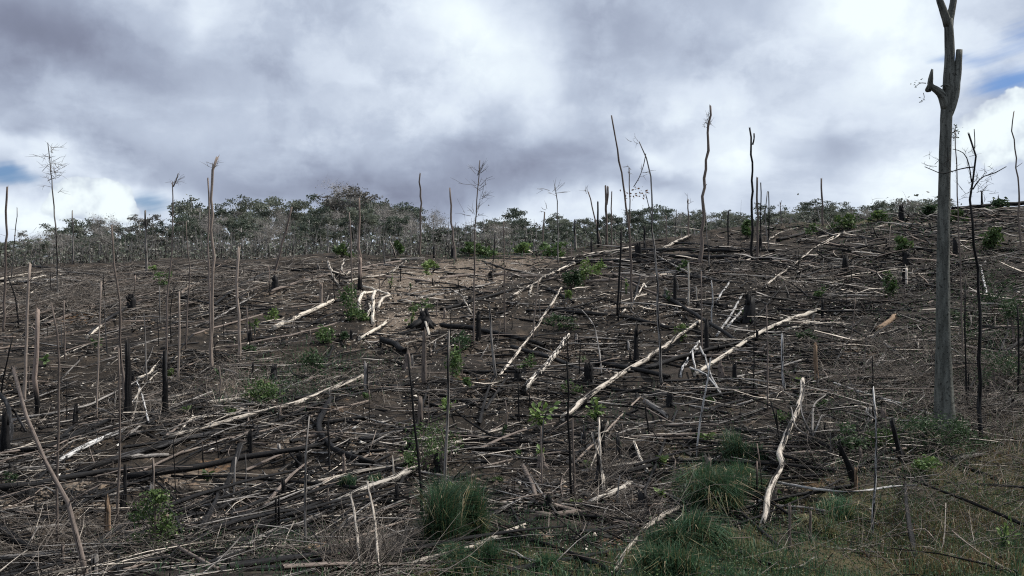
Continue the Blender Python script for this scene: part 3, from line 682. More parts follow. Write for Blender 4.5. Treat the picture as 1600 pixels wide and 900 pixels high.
pole('wavy bare pole on the hill crest beyond the big tree', [(1583, 176), (1581, 205), (1587, 240), (1591, 290), (1592, 330), (1595, 388)], 2.4, 4.4, 'brown', stubs=1)
pole('slim dark stem in the shaded undergrowth beside the branching dead tree', [(1510, 440), (1508, 500), (1509, 560), (1511, 640)], 2.4, 3.4, 'char')
pole('black stem rising from tangled brush at the slope edge', [(1590, 480), (1592, 540), (1591, 620)], 3.0, 4.0, 'char')
pole('straight grey rod in front of the twin grass tussocks', [(701, 520), (699, 620), (696, 700), (692, 797)], 4.0, 5.2, 'grey', stubs=1)
pole('black-footed stem beside the straight grey rod, bending downhill', [(637, 556), (643, 610), (647, 670), (656, 740), (658, 812)], 3.4, 5.0, 'char', stubs=1)
pole('lone grey stem rising from the low brush pile', [(482, 654), (479, 700), (476, 790), (477, 862)], 3.4, 4.8, 'grey', stubs=1)
pole('thin pale pole beside a black stump, foot splintered', [(764, 476), (768, 530), (775, 590)], 3.0, 5.6, 'grey')
pole('thin dark stem over the bare black slope, downhill from the curved twig', [(886, 566), (888, 640), (891, 720), (893, 778)], 3.2, 4.4, 'char', stubs=1)
pole('thin orange-brown rod on the bare black slope', [(841, 440), (836, 490), (832, 535)], 2.0, 2.8, 'pink')
pole('dark rod standing on the brown bare slope near the pale snapped log', [(971, 360), (969, 410), (966, 450), (965, 494)], 3.0, 3.8, 'char')
pole('slim grey stem beside the white angled branches', [(1096, 425), (1097, 490), (1096, 564)], 2.2, 3.0, 'brown')
pole('leaning whitish rod downhill of the black stick pile', [(1111, 560), (1104, 605), (1095, 655), (1088, 716)], 2.8, 4.0, 'birch')
pole('thin brown rod crossing the white forked log', [(1199, 478), (1200, 560), (1199, 642)], 2.2, 3.0, 'brown')
pole('white-barked rod with a squared tip beneath the white forked log', [(1222, 521), (1222, 565), (1224, 612)], 4.4, 5.0, 'birch', jag=.02)
pole('speckled pale stem at the grassy bank with a dark upper half', [(1366, 608), (1369, 660), (1370, 700), (1372, 735), (1366, 790), (1362, 842)], 3.6, 5.6, 'birch', stubs=3)
pole('white upright sapling stem on the far burn near the root heap', [(1075, 413), (1076, 440), (1076, 478)], 2.8, 3.4, 'cream')
pole('short white rod beside the white upright sapling stem', [(1088, 449), (1089, 472)], 2.6, 3.0, 'pale')
pole('crooked whitish snag over a forked black butt', [(1112, 440), (1115, 462), (1112, 490), (1112, 512)], 2.8, 3.6, 'birch')
pole('small crooked dead stick on the green-tinged brush slope', [(343, 574), (344, 595), (343, 622)], 2.6, 3.4, 'brown', twigs=[(342, 576, 5, 3, 10)])
pole('thin dark rod on the mid slope beside a small green plant', [(386, 480), (387, 532)], 2.2, 2.8, 'brown')
pole('narrow orange-brown stump post among black hill stumps', [(1274, 540), (1275, 570), (1277, 602)], 6.5, 8.0, 'orange', jag=.15)
pole('rounded dark post leaning out of the grass by the big tree', [(1393, 656), (1402, 690), (1409, 732)], 7.5, 10.5, 'chargrey', jag=.05)

# ================================================================== STUMPS
stump('tall jagged black stump with pale sticks fanned round its foot', 199, 541, 657, 13, 'char', top=.62, jag=1.3, roots=4)
stump('tall black post with a knobbed tip near the fanned sticks', 257, 549, 648, 10, 'chargrey', top=.8, jag=.8)
stump('black square-topped stump with a pale split side on the ridge', 562, 403, 453, 8, 'foot', top=.9)
stump('small round charred stump on the mid slope with a pale chip beside', 430, 436, 452, 10, 'char')
stump('pale split stump in front of the thick cream log', 502, 445, 476, 7, 'pink', jag=1.4)
stump('big black root plate with a hollow, at the edge of bare dirt', 663, 489, 509, 24, 'char', top=.55, jag=.8, roots=6)
stump('tall brown broken post on the black slope, flaring foot', 663, 519, 603, 8.5, 'brown', jag=1.0)
stump('squat brown twin-topped stump above the grey post', 637, 556, 577, 12, 'brown', jag=1.6)
stump('short grey stump on the slope beside long pale logs', 572, 570, 612, 9.5, 'grey')
stump('black stump behind the thin splintered pole', 747, 493, 531, 10, 'char')
stump('black spike stump over the longest cream log', 994, 516, 567, 13, 'char', top=.42, jag=2.0, roots=4)
stump('squat black stump with green shoots beside it', 919, 575, 600, 14, 'char')
stump('tall charred stump with an orange splintered crown', 1055, 432, 474, 7, 'char')
stump('black forked butt below the crooked whitish snag', 1104, 506, 560, 10, 'char', top=.7, jag=1.6)
stump('dark stump on the brow of the hill beneath the treetops', 1408, 326, 346, 12, 'char', top=.6)
stump('black stump on the hillside above a tan cut block', 1416, 396, 416, 13, 'char', top=.8)
stump('tan cut block below a black stump on the hillside', 1414, 420, 445, 11, 'pale', top=.95, jag=.2, flare=.05, roots=0)
stump('rounded black stump on the hillside with pale chips', 1321, 405, 428, 13, 'char', top=.6)
stump('taller of two short black posts side by side on the lower slope', 431, 780, 834, 4.5, 'char', roots=1)
stump('shorter post, tight against the first on the lower slope', 436, 777, 831, 4.5, 'chargrey', roots=1)
stump('short black post on tan soil near the leaning heavy pole', 56, 789, 822, 5, 'char', roots=0)
stump('mossy hollow stump streaked orange, beside the leafy bush', 168, 790, 845, 15, 'orange', top=.6, jag=1.5)
stump('weathered grey stump rising out of the leafy bush', 237, 762, 812, 10, 'grey')
stump('grey stump in the near tangle of fallen wood', 148, 868, 905, 13, 'grey', top=.9, jag=.3)
stump('thin brown post in the near tangle of fallen wood', 98, 853, 900, 8, 'brown', roots=1)
stump('dark stump with peeled bark beside the crossing branches', 195, 730, 790, 7, 'chargrey')
stump('black narrow stump on the lower slope among thin spikes', 240, 727, 765, 6, 'char')
stump('black snag stump uphill of the dark parallel logs', 392, 675, 716, 8, 'char')
stump('broken brown stump beside the green shrub on the mid slope', 657, 625, 672, 11, 'brown')
stump('dark stump at the foot of the broad-leaved plant', 940, 662, 708, 13, 'char')
stump('short dark stump between the fallen grey branch and pale roots', 966, 685, 718, 10, 'chargrey')
stump('short brown stump at the tussock edge', 1106, 715, 745, 12, 'brown')
stump('small grey stump block by dark grass', 1070, 758, 790, 6, 'grey')
stump('stringy black stump with splayed sticks on the lower slope', 935, 720, 760, 15, 'chargrey', top=.4)
stump('big black curved snag over the root hollow near the bank', 1335, 700, 765, 16, 'char', top=.55, jag=1.5, lean=-.35, roots=5)
stump('tan split stump in the shaded hollow by the bank', 1337, 735, 770, 8, 'orange')
stump('thin dark fence-like post at the edge of the grass', 1234, 790, 862, 7, 'brown', roots=0)
stump('second thin post at the edge of the grass, shorter', 1266, 800, 845, 6, 'brown', roots=0)
stump('black burnt stump on the hillside beside the shaded trunk', 1493, 378, 402, 10, 'char')
stump('stub standing upright on the big ridge log', 1534, 296, 322, 4, 'char', roots=0)
stump('black pointed snag lying on the skyline log', 1561, 310, 324, 7, 'char', top=.3)
stump('hollow black stump among hillside sticks', 1170, 470, 505, 22, 'char', top=.55, jag=1.2, roots=5)
stump('charred stump at the near edge of the slope beside a curled root', 8, 652, 712, 22, 'char', top=.5, roots=5)
stump('dark stump with a lit shoulder on the far slope', 118, 640, 668, 12, 'chargrey', top=.6, roots=5)
stump('stubby black stump before the wavy thin stem', 205, 466, 486, 14, 'char')
stump('small black snag on the ridge beside the bare pole', 1007, 355, 388, 4, 'char', roots=0)
stump('short thick black stump on the ridge beside thin black snag', 997, 386, 408, 12, 'char')
stump('small pale-topped stump on the ridge above bushes', 924, 376, 398, 4, 'char', roots=0)
stump('black square stump on the ridge near the bowed pole', 708, 388, 404, 8, 'char')
stump('little black post standing on the bare ridge', 678, 378, 396, 3.5, 'char', roots=0)
stump('black heap-like stump on the hill brow with sticks', 1187, 372, 392, 10, 'char')
stump('bark-stripped stub beside white branches on the far slope', 1285, 470, 500, 6, 'chargrey')

# ================================================================== FALLEN LOGS
log('thick cream log on dark soil, tapering uphill to a burnt log end', [(427, 519), (521, 473)], 9.5, 6, 'cream', stubs=2)
log('black log end carrying on uphill from the thick cream log', [(521, 474), (562, 464)], 6, 5, 'char')
log('short cream log with one pointed end near the scattered pale roots', [(562, 533), (603, 507)], 7.5, 5.5, 'cream', branches=[([(596, 512), (607, 500)], 3, 2)])
log('white log with burnt patches lying across the bare black slope', [(820, 627), (850, 588), (888, 530)], 11, 8, 'patchy', stubs=3)
log('longest cream log, running up the middle of the burnt slope', [(880, 665), (912, 638), (955, 606), (1010, 571), (1060, 534), (1098, 506)], 11, 7, 'pale', stubs=3)
log('white forked log propped on the far dark slope', [(1086, 590), (1190, 535), (1279, 498)], 7, 7.5, 'cream', lift=[0, .0, .05, .12, .2], branches=[([(1225, 518), (1250, 512), (1272, 503)], 4, 3)])
log('long black log lying aslant over the white forked log', [(1038, 470), (1090, 500), (1150, 535), (1190, 552)], 7.5, 7, 'char', lift=[.1, .15, .1, 0])
log('pale twisted log climbing to the ridge above bare soil', [(800, 470), (836, 446), (856, 432), (910, 408)], 6, 6, 'pale', branches=[([(836, 446), (828, 462), (846, 456)], 3.5, 3), ([(890, 418), (902, 400)], 3, 2.5)])
log('slim pale snapped log standing out on the brown slope', [(972, 498), (990, 474), (1006, 446)], 4, 3.5, 'pale')
log('long black log across the bare black slope', [(860, 488), (930, 497), (985, 503), (1052, 516)], 7, 6, 'char')
log('pale log half hidden under the twin grass tussocks', [(632, 893), (672, 880), (735, 864), (782, 842), (822, 826)], 12, 8, 'pale')
log('pale log reaching into the near grass from the dark slope', [(955, 905), (985, 870), (1010, 838), (1061, 798)], 9, 8.5, 'pale', stubs=1)
log('greyish branch crossing the pale log at the grass edge', [(1026, 758), (1055, 785), (1085, 808), (1110, 825)], 5, 4, 'grey')
log('crooked pale trunk winding down to the grass bank', [(1192, 832), (1204, 790), (1222, 755), (1218, 740), (1232, 705), (1246, 670), (1254, 640), (1254, 612)], 12, 8.5, 'pale', stubs=2, wob=1.5, lift=[.05, .2, .3, .3, .3, .25, .2])
log('curved bluish grey branch sweeping over the grass bank', [(1218, 770), (1262, 785), (1330, 790), (1390, 778), (1432, 772)], 6, 3.5, 'birch', lift=[.15, .2, .15, .15, .1])
log('thin straight branch alongside the curved bluish grey branch', [(1236, 780), (1262, 796), (1292, 806)], 3, 2, 'grey')
log('crooked pale log beneath the brush pile on the near slope', [(335, 888), (398, 852), (425, 836), (470, 828), (505, 808)], 14, 9, 'grey', wob=1.4)
log('thick half-charred log with striped pale bark above the brush pile', [(522, 802), (560, 783), (610, 762), (655, 740)], 16, 12, 'patchy', stubs=1)
log('near grey log along the lower edge, crossing the leaning pole', [(-20, 882), (60, 873), (150, 862), (290, 846)], 10, 7, 'grey', stubs=3)
log('thick grey log butt sloping into the near corner', [(-20, 822), (25, 850), (60, 868)], 14, 13, 'chargrey')
log('low dark log hidden in the near tangle', [(35, 876), (80, 878), (140, 886)], 10, 10, 'chargrey')
log('straight thin branch lying from the leafy bush toward the near edge', [(262, 848), (300, 870), (342, 902)], 6, 7, 'brown')
log('long pale-topped grey log in the row of parallel logs', [(255, 690), (330, 670), (400, 652), (470, 634), (565, 596)], 8, 9, 'pale')
log('thin pinkish log parallel to the pale-topped grey log', [(270, 715), (350, 690), (430, 674), (490, 655), (575, 632)], 5, 5, 'pink')
log('thick black log lowest in the row of parallel logs', [(195, 752), (300, 735), (400, 715), (480, 704), (530, 690)], 12, 7, 'char')
log('speckled white-barked log on the dark slope', [(90, 728), (130, 705), (193, 677)], 10, 9, 'birch')
log('dark smooth log between speckled log and black log', [(120, 745), (190, 722), (260, 702), (345, 680)], 12, 10, 'chargrey')
log('short light grey log end-on to the dark smooth log', [(195, 722), (230, 717), (262, 716)], 9, 7, 'grey')
log('long thick charred log over tan soil on the near slope', [(-30, 778), (60, 768), (130, 752), (200, 742)], 14, 10, 'char')
log('pale split log lying beside the long thick charred log', [(18, 738), (50, 735), (85, 724)], 6, 5, 'pale')
log('grey log in the heap of near parallel logs', [(-30, 760), (30, 742), (100, 738)], 9, 8, 'grey')
log('black log running past the heavy leaning pole', [(-20, 708), (60, 708), (110, 688), (170, 660)], 9, 6, 'char')
log('thin silver log lying over tan soil near the short black post', [(15, 838), (60, 828), (110, 822)], 8, 7, 'grey')
log('thin pale rail beneath the heavy leaning pole', [(-20, 822), (50, 808), (110, 795), (180, 788)], 4, 4, 'grey')
log('black curved log like a bow, lower end broken pale', [(518, 627), (507, 645), (498, 667), (506, 688), (528, 708), (560, 722), (580, 730)], 9, 12, 'char', wob=.8)
log('slender pale rail at the lower end of the bow-shaped log', [(548, 706), (575, 709), (598, 713)], 4, 4, 'pale')
log('straight black log on the bare slope above the pole foot', [(722, 706), (800, 711), (860, 713), (905, 716)], 9, 8, 'char')
log('ash-topped black log beside the bow-shaped log', [(562, 692), (600, 684), (642, 673)], 9, 8, 'chargrey')
log('black log behind the bow-shaped log', [(505, 668), (540, 662), (585, 656)], 7, 6, 'char')
log('thin dark log crossing above the bow-shaped log', [(450, 655), (520, 636), (570, 622), (640, 605)], 7, 6, 'chargrey')
log('dark log with a pale broken tip on the far slope', [(137, 526), (160, 508), (210, 480), (265, 462), (326, 438)], 7.5, 6, 'chargrey', stubs=1)
log('light splintered tip lying below the dark far-slope log', [(136, 528), (158, 512)], 6, 5, 'cream')
log('long pale rail at the burn edge near the dark edge pole', [(-20, 441), (40, 431), (95, 424)], 4.5, 3.5, 'pale')
log('second pale rail close below the first at the burn edge', [(-20, 449), (40, 438), (72, 432)], 5, 4, 'cream')
log('thin pale branch fanned from the burn-edge rails', [(42, 468), (70, 448), (96, 430)], 4, 3, 'pale')
log('black beam at the foot of the forest on the far burn', [(45, 416), (75, 420), (115, 423)], 4.5, 3, 'char')
log('grey fallen log crossing the far brush', [(70, 457), (120, 449), (180, 443)], 3.5, 3, 'grey')
log('thin crossed branch on the far brown slope', [(137, 444), (160, 455), (178, 464)], 2.6, 2.4, 'grey')
log('pale stick crossing the thin branch on the far brown slope', [(152, 466), (180, 450)], 3, 3, 'pale')
log('pinkish split log near the hook-topped pole', [(283, 462), (295, 450), (312, 446)], 5, 5, 'pink')
log('long slanting grey rail behind the mid-height blunt pole', [(205, 548), (260, 532), (330, 503), (400, 460)], 4.5, 4, 'grey')
log('thin rail parallel to the slanting grey rail', [(300, 528), (345, 512), (410, 492)], 3.5, 3, 'brown')
log('pale stick rising across the slanting grey rail', [(92, 562), (115, 550), (141, 539)], 4, 4, 'pale')
log('long thin pale rail across the hillside', [(1060, 428), (1110, 434), (1200, 443), (1290, 449), (1370, 460), (1440, 468)], 2.6, 3.5, 'pale')
log('long thin dark rail lower on the hillside', [(1215, 484), (1300, 488), (1360, 485), (1424, 486)], 4, 3, 'chargrey')
log('big black log lying along the skyline of the hill', [(1488, 327), (1540, 322), (1610, 318)], 7, 8, 'char')
log('pale thin rail below the skyline log', [(1488, 331), (1545, 330), (1615, 331)], 2.5, 2.5, 'pale')
log('long light branch on the hill under the treetops', [(1245, 378), (1300, 368), (1340, 362), (1385, 354)], 3.5, 3.5, 'pale')
log('steeper pale branch crossing the long light hill branch', [(1282, 385), (1305, 372), (1332, 353)], 3.5, 3, 'pale')
log('pale pointed log on the hill brow', [(1198, 377), (1220, 364), (1246, 357)], 4, 3, 'pale')
log('dark mounded log on the hill brow', [(1215, 378), (1250, 370), (1275, 358)], 7, 4, 'char')
log('thin pale branch lying down toward the big tree foot', [(1304, 603), (1340, 618), (1400, 634), (1457, 654)], 5, 4, 'birch')
log('pale straight stick behind the crooked pale trunk', [(1230, 638), (1280, 637), (1324, 635)], 4.5, 4, 'pale')
log('long grey pole lying on the lower black slope', [(1018, 687), (1080, 676), (1140, 660), (1205, 638)], 5, 6, 'grey')
log('thin brown rail below the long grey lying pole', [(1070, 691), (1130, 691), (1200, 687)], 4, 4, 'brown')
log('thin dark rail across the lower black slope', [(1038, 688), (1080, 700), (1150, 718)], 4, 3, 'chargrey')
log('short white log standing out on the lower black slope', [(990, 694), (1000, 720), (1011, 741)], 5, 6.5, 'cream')
log('thick pale log with bark in the lower log heap', [(922, 797), (955, 783), (992, 762)], 11, 9, 'patchy')
log('thin white branch over the lower log heap', [(932, 782), (962, 762), (986, 750)], 4, 3.5, 'pale')
log('long straight thin rail across the lower slope near the heap', [(768, 793), (830, 797), (912, 801)], 4, 4, 'pale')
log('short dark log under the long straight thin rail', [(838, 811), (868, 811), (898, 805)], 11, 10, 'brown')
log('short thick grey log above the lower black slope', [(1008, 634), (1024, 645), (1042, 657)], 10, 8, 'grey')
log('slanting ash-white root in the black root heap', [(1120, 532), (1140, 503), (1160, 462)], 4.5, 3.5, 'birch')
log('second slanting ash-white root in the black root heap', [(1135, 515), (1155, 492), (1170, 474)], 4.5, 4, 'birch')
log('pale root sloping behind the crooked whitish snag', [(1120, 474), (1132, 458), (1141, 444)], 4.5, 3.5, 'birch')
log('thin straight grey stick over the black root heap', [(1160, 460), (1185, 473), (1200, 478)], 3, 3, 'grey')
log('short pale stick leaning on the big black root plate', [(660, 498), (666, 512), (671, 526)], 5, 4.5, 'cream', lift=[.35, .15, 0])
log('crooked brown log at the lower slope beside pale chips', [(818, 738), (828, 760), (840, 790)], 9, 8, 'brown')
log('dark tilted log end on the mid slope', [(596, 545), (615, 548), (632, 556)], 11, 11, 'char', lift=[.2, .1, 0])
log('pale log on the ridge above black rails', [(1036, 392), (1055, 380), (1078, 370)], 6, 6, 'pale')
log('pale slim log along the ridge below dark trees', [(868, 406), (920, 398), (988, 388)], 4, 5, 'pale')
log('topmost black rail on the burnt ridge', [(1000, 394), (1080, 394), (1150, 393), (1210, 394)], 8, 6, 'char')
log('second black rail below the topmost on the burnt ridge', [(985, 404), (1060, 402), (1150, 405), (1230, 407)], 8, 7, 'char')
log('third black rail on the burnt ridge beneath the tall poles', [(900, 414), (1000, 412), (1090, 414)], 8, 7, 'chargrey')
log('long thin rail on the slope below the ridge poles', [(796, 432), (880, 432), (990, 430)], 3, 3.5, 'pink')
log('light brown log just below the thin ridge rail', [(915, 444), (980, 439), (1045, 437)], 5, 5, 'pink')
log('grey driftwood-like log on the ridge above bare ground', [(600, 409), (625, 406), (662, 404)], 4, 5, 'grey')
log('pale slanting log beside driftwood-like log on the ridge', [(606, 432), (622, 420), (634, 412)], 5, 4, 'pale')
log('low dark log on the bare tan ridge', [(690, 436), (730, 431), (770, 429), (830, 433)], 6, 4, 'brown')
log('pale arched branch at the edge of the bare tan patch', [(672, 455), (700, 464), (720, 476), (736, 494)], 3, 3.5, 'pale', lift=[0, .25, .25, 0])
log('thick dark log running up from the bare dirt edge', [(690, 486), (740, 473), (800, 455)], 7, 5, 'char')
log('thick black log below the bare dirt edge', [(770, 526), (800, 535), (850, 548)], 9, 8, 'char')
log('black log in the gap between poles on the mid slope', [(690, 516), (730, 520), (780, 530)], 9, 8, 'char')
log('dark straight log on the mid slope with an ashy top', [(725, 583), (790, 582), (850, 585)], 7, 6, 'chargrey')
log('black log behind the white log with burnt patches', [(800, 545), (860, 560), (915, 583)], 8, 7, 'char')
log('black log below the longest cream log', [(925, 570), (985, 580), (1045, 594)], 9, 8, 'char', lift=[0, 0, 0])
log('thin arched twig curving over the bare black slope', [(868, 484), (900, 492), (925, 528), (936, 560), (941, 592)], 2.4, 2.2, 'grey', name='fallen_branch', cat='branch', lift=[0, .5, .6, .3, 0])
log('thin pale branch arched over brush near the knobbed post', [(190, 655), (230, 620), (262, 596), (300, 608)], 3.2, 2.2, 'pale', name='fallen_branch', cat='branch', lift=[0, .3, .5, 0])
log('wide arc of dead branch in the brush behind knobbed post', [(312, 605), (340, 592), (385, 594)], 2.4, 2, 'grey', name='fallen_branch', cat='branch', lift=[0, .3, 0])
log('charred straight branch rising toward the blunt pole', [(262, 580), (285, 556), (302, 538)], 3, 2.6, 'char', name='fallen_branch', cat='branch', lift=[0, .2, .3])
log('white log slab beside the knobbed black post', [(214, 600), (232, 592), (243, 583)], 6, 5, 'cream', lift=[.1, .1, .2])
log('pale stick propped on the jagged black stump', [(205, 664), (213, 650), (217, 638)], 4, 3, 'pale', name='fallen_branch', cat='branch', lift=[0, .2, .5])
log('second pale stick crossing at the jagged stump foot', [(232, 666), (222, 644), (214, 630)], 4, 3, 'birch', name='fallen_branch', cat='branch', lift=[0, .3, .6])
log('long straight pale rail behind the parallel logs', [(240, 662), (290, 655), (380, 640)], 4, 3.5, 'pale')
log('cream log above the parallel logs near low green plants', [(323, 634), (350, 630), (388, 626)], 7, 6, 'pale')
log('small white log block above the parallel logs', [(286, 672), (296, 662), (302, 654)], 6, 6, 'cream')
log('dark rail crossing the near tan soil', [(268, 745), (320, 748), (372, 741)], 5, 4, 'char')
log('black plank-like log beside the leafy bush', [(275, 818), (320, 828), (370, 831)], 9, 8, 'char')
log('pale stick among thin spikes on the lower slope', [(376, 812), (392, 808), (402, 805)], 5, 4, 'cream')
log('tilted grey butt log standing out of the lower slope', [(350, 790), (362, 765), (375, 742)], 9, 10, 'chargrey', lift=[0, .2, .5])
log('short pale log by the grass in the near brush', [(495, 893), (512, 884), (530, 876)], 11, 11, 'birch')
log('knotted tan wood lump in the near brush', [(476, 866), (490, 862), (506, 858)], 10, 13, 'orange')
log('tapering pale pole upright against the near brush pile', [(548, 822), (555, 850), (563, 905)], 5, 6, 'pale', lift=[.6, .4, .1])
log('thin pale pole beside the tapering pole in the brush pile', [(574, 812), (585, 850), (592, 905)], 4, 5, 'pale', lift=[.7, .4, .1])
log('orange torn stump wood lying on the hillside', [(1370, 520), (1385, 510), (1397, 500)], 10, 9, 'orange')
log('pale slab in the tangled hollow by the crooked trunk', [(1368, 575), (1380, 560), (1386, 552)], 8, 7, 'grey')
log('long branch sloping down to the big tree trunk', [(1380, 538), (1410, 560), (1440, 585), (1460, 606)], 6, 4, 'grey', stubs=3)
log('black log in the shaded hollow near the bank', [(1262, 690), (1300, 705), (1345, 712)], 11, 9, 'char')
log('charred log under the crooked pale trunk', [(1150, 678), (1200, 680), (1245, 684)], 10, 9, 'char')
log('white stick standing out on the shaded hillside near the big trunk', [(1532, 416), (1537, 438), (1544, 468)], 4, 4, 'birch')
log('grey log lying in the weeds beyond the big trunk', [(1490, 650), (1520, 640), (1570, 648)], 6, 4, 'grey')
log('flat pale log in the grass below the big tree', [(1486, 724), (1510, 718), (1532, 716)], 10, 9, 'grey')
log('thin branch in weeds on the shaded bank', [(1550, 562), (1575, 572), (1600, 590)], 4, 3, 'grey')
log('forked dead branch lying in the grass bank', [(1408, 850), (1440, 846), (1462, 862)], 3, 2.4, 'pink', name='fallen_branch', cat='branch', branches=[([(1440, 846), (1432, 834), (1428, 828)], 2, 1.6)], lift=[.15, .2, .15])
log('curving pale twig on the lowest grass', [(1404, 866), (1445, 872), (1468, 888), (1476, 862), (1478, 826)], 2.4, 2, 'pale', name='fallen_branch', cat='branch', lift=[.1, .2, .2, .3, .4])
log('thin slanting twig across the lowest grass', [(1488, 850), (1530, 880), (1580, 905)], 2.6, 2.2, 'pink', name='fallen_branch', cat='branch', lift=[.2, .15, .1])
log('dark bent branch edging the lowest grass', [(1196, 895), (1250, 886), (1272, 872)], 4, 3, 'grey', name='fallen_branch', cat='branch')

def tangle(label, pieces, mat, group='heaps of pale roots and branches'):
    c = np.mean([P(*p[0][0]) for p in pieces], axis=0); t = thing('root_tangle', c, label, 'roots', group)
    for pts, w0, w1, lf in pieces:
        q = np.array([P(x, y) for x, y in pts]); k = 9; C = resample(q, k); r = np.linspace(pxr(w0, q[0, 1]), pxr(w1, q[-1, 1]), k)
        C[:, 2] = np.maximum(C[:, 2], hgt(C[:, 0], C[:, 1])) + r * .8 + np.interp(np.linspace(0, 1, k), np.linspace(0, 1, len(lf)), lf)
        C[1:-1] += rng.normal(size=(k - 2, 3)) * r[1:-1, None] * .3
        b = Buf(); tube(b, C - c, r, sides_for(w0), jag1=r[-1] * 2); obj('root', b, [mat], t, c)
tangle('spread of cream roots lying over the tan dirt', [([(567, 458), (585, 462), (610, 469)], 3, 5, [.3, .25, .1]), ([(563, 494), (562, 478), (575, 470), (592, 466)], 5, 5, [0, .25, .4, .3]), ([(583, 508), (582, 490), (586, 468)], 5, 4.5, [0, .2, .35]), ([(590, 484), (597, 474), (606, 470)], 4, 4, [0, .15, .15]), ([(572, 500), (579, 488), (577, 480)], 4, 3, [0, .1, .1])], 'cream')
tangle('pale forked antler-like wood on the far slope', [([(512, 422), (522, 436), (530, 448)], 4, 4, [.5, .2, 0]), ([(520, 434), (535, 438), (548, 432)], 5, 4, [.25, .25, .3]), ([(536, 436), (534, 428), (538, 420)], 3, 2.5, [.3, .4, .6])], 'pale')
tangle('whitish sticks leaning on each other by the white forked log', [([(1086, 590), (1082, 565), (1090, 560)], 3.5, 3, [0, .4, .3]), ([(1094, 566), (1110, 595), (1130, 622)], 3, 3, [.5, .3, 0]), ([(1078, 582), (1110, 608), (1128, 626)], 3, 2.6, [.1, .3, .1]), ([(1064, 590), (1078, 566), (1092, 548)], 5, 4, [0, .2, .3])], 'birch')
tangle('curled black roots at the near edge of the slope', [([(4, 716), (16, 690), (8, 664), (-8, 650)], 8, 6, [0, .3, .6, .7]), ([(16, 700), (18, 680), (14, 666)], 6, 4, [0, .25, .4]), ([(-10, 690), (20, 668), (40, 676)], 6, 4, [.3, .5, 0])], 'chargrey')
tangle('grey claw of dead branches above the shaded hollow', [([(1270, 700), (1252, 680), (1256, 660)], 4, 2, [.2, .6, .8]), ([(1270, 700), (1272, 676), (1290, 664)], 4, 2, [.2, .6, .7]), ([(1270, 700), (1290, 682), (1306, 684)], 3, 2, [.2, .5, .4]), ([(1268, 702), (1244, 694), (1236, 678)], 3, 2, [.2, .4, .6])], 'grey')
tangle('bleached stick fan leaning over the lower slope stump', [([(925, 720), (936, 740), (946, 768)], 3.5, 3, [.6, .3, 0]), ([(936, 710), (938, 740), (942, 768)], 4, 3, [.8, .5, 0]), ([(950, 708), (935, 728), (918, 742)], 2.5, 2, [.7, .4, 0]), ([(915, 716), (930, 722), (950, 716)], 2.5, 2, [.3, .6, .6])], 'pale')

# ================================================================== GREEN PLANTS (single bushes, tussocks, saplings)
def bush(label, x, y, w, h, mat='bush', n=420, leaf=.055, aspect=.55, name='leafy_bush', cat='bush', group='green bushes in the clearing', lime=.0, clumps=7, up=.6):
    """photo: foot centre x,y; width and height in photo pixels"""
    f = P(x, y); Y = f[1]; W_ = w / F * Y; H_ = h / F * Y * 1.15
    t = thing(name, f, label, cat, group)
    sb = Buf(); cc = []
    for k in range(clumps):
        a = rng.uniform(0, 6.28); rr = W_ * .5 * rng.uniform(.1, 1.05); z = H_ * rng.uniform(.12, 1.0) * (1.1 - .45 * rr / (W_ * .5))
        c = np.array([math.cos(a) * rr, math.sin(a) * rr * .8, z]); cc.append(c)
        tube(sb, resample([[c[0] * .15, c[1] * .15, -.05], [c[0] * .4, c[1] * .4, z * .55], c], 6), np.linspace(.012, .004, 6) * (1 + H_), 5)
    obj('stem', sb, ['brown'], t, f)
    cc = np.array(cc); lb = Buf(); ctr = cc[rng.integers(0, clumps, n)]
    pos = ctr + rng.normal(size=(n, 3)) * np.array([W_ * .12, W_ * .11, H_ * .11]); pos[:, 2] = np.clip(pos[:, 2], .02, H_ * 1.1)
    mi = (rng.uniform(size=n) < lime).astype(int)
    for m in (0, 1):
        if (mi == m).any(): leafcards(lb, pos[mi == m], rng.uniform(.6, 1.3, (mi == m).sum()) * leaf * Y / 14 * 1.0, m, aspect, up)
    obj('foliage', lb, [mat, 'lime'], t, f); return t
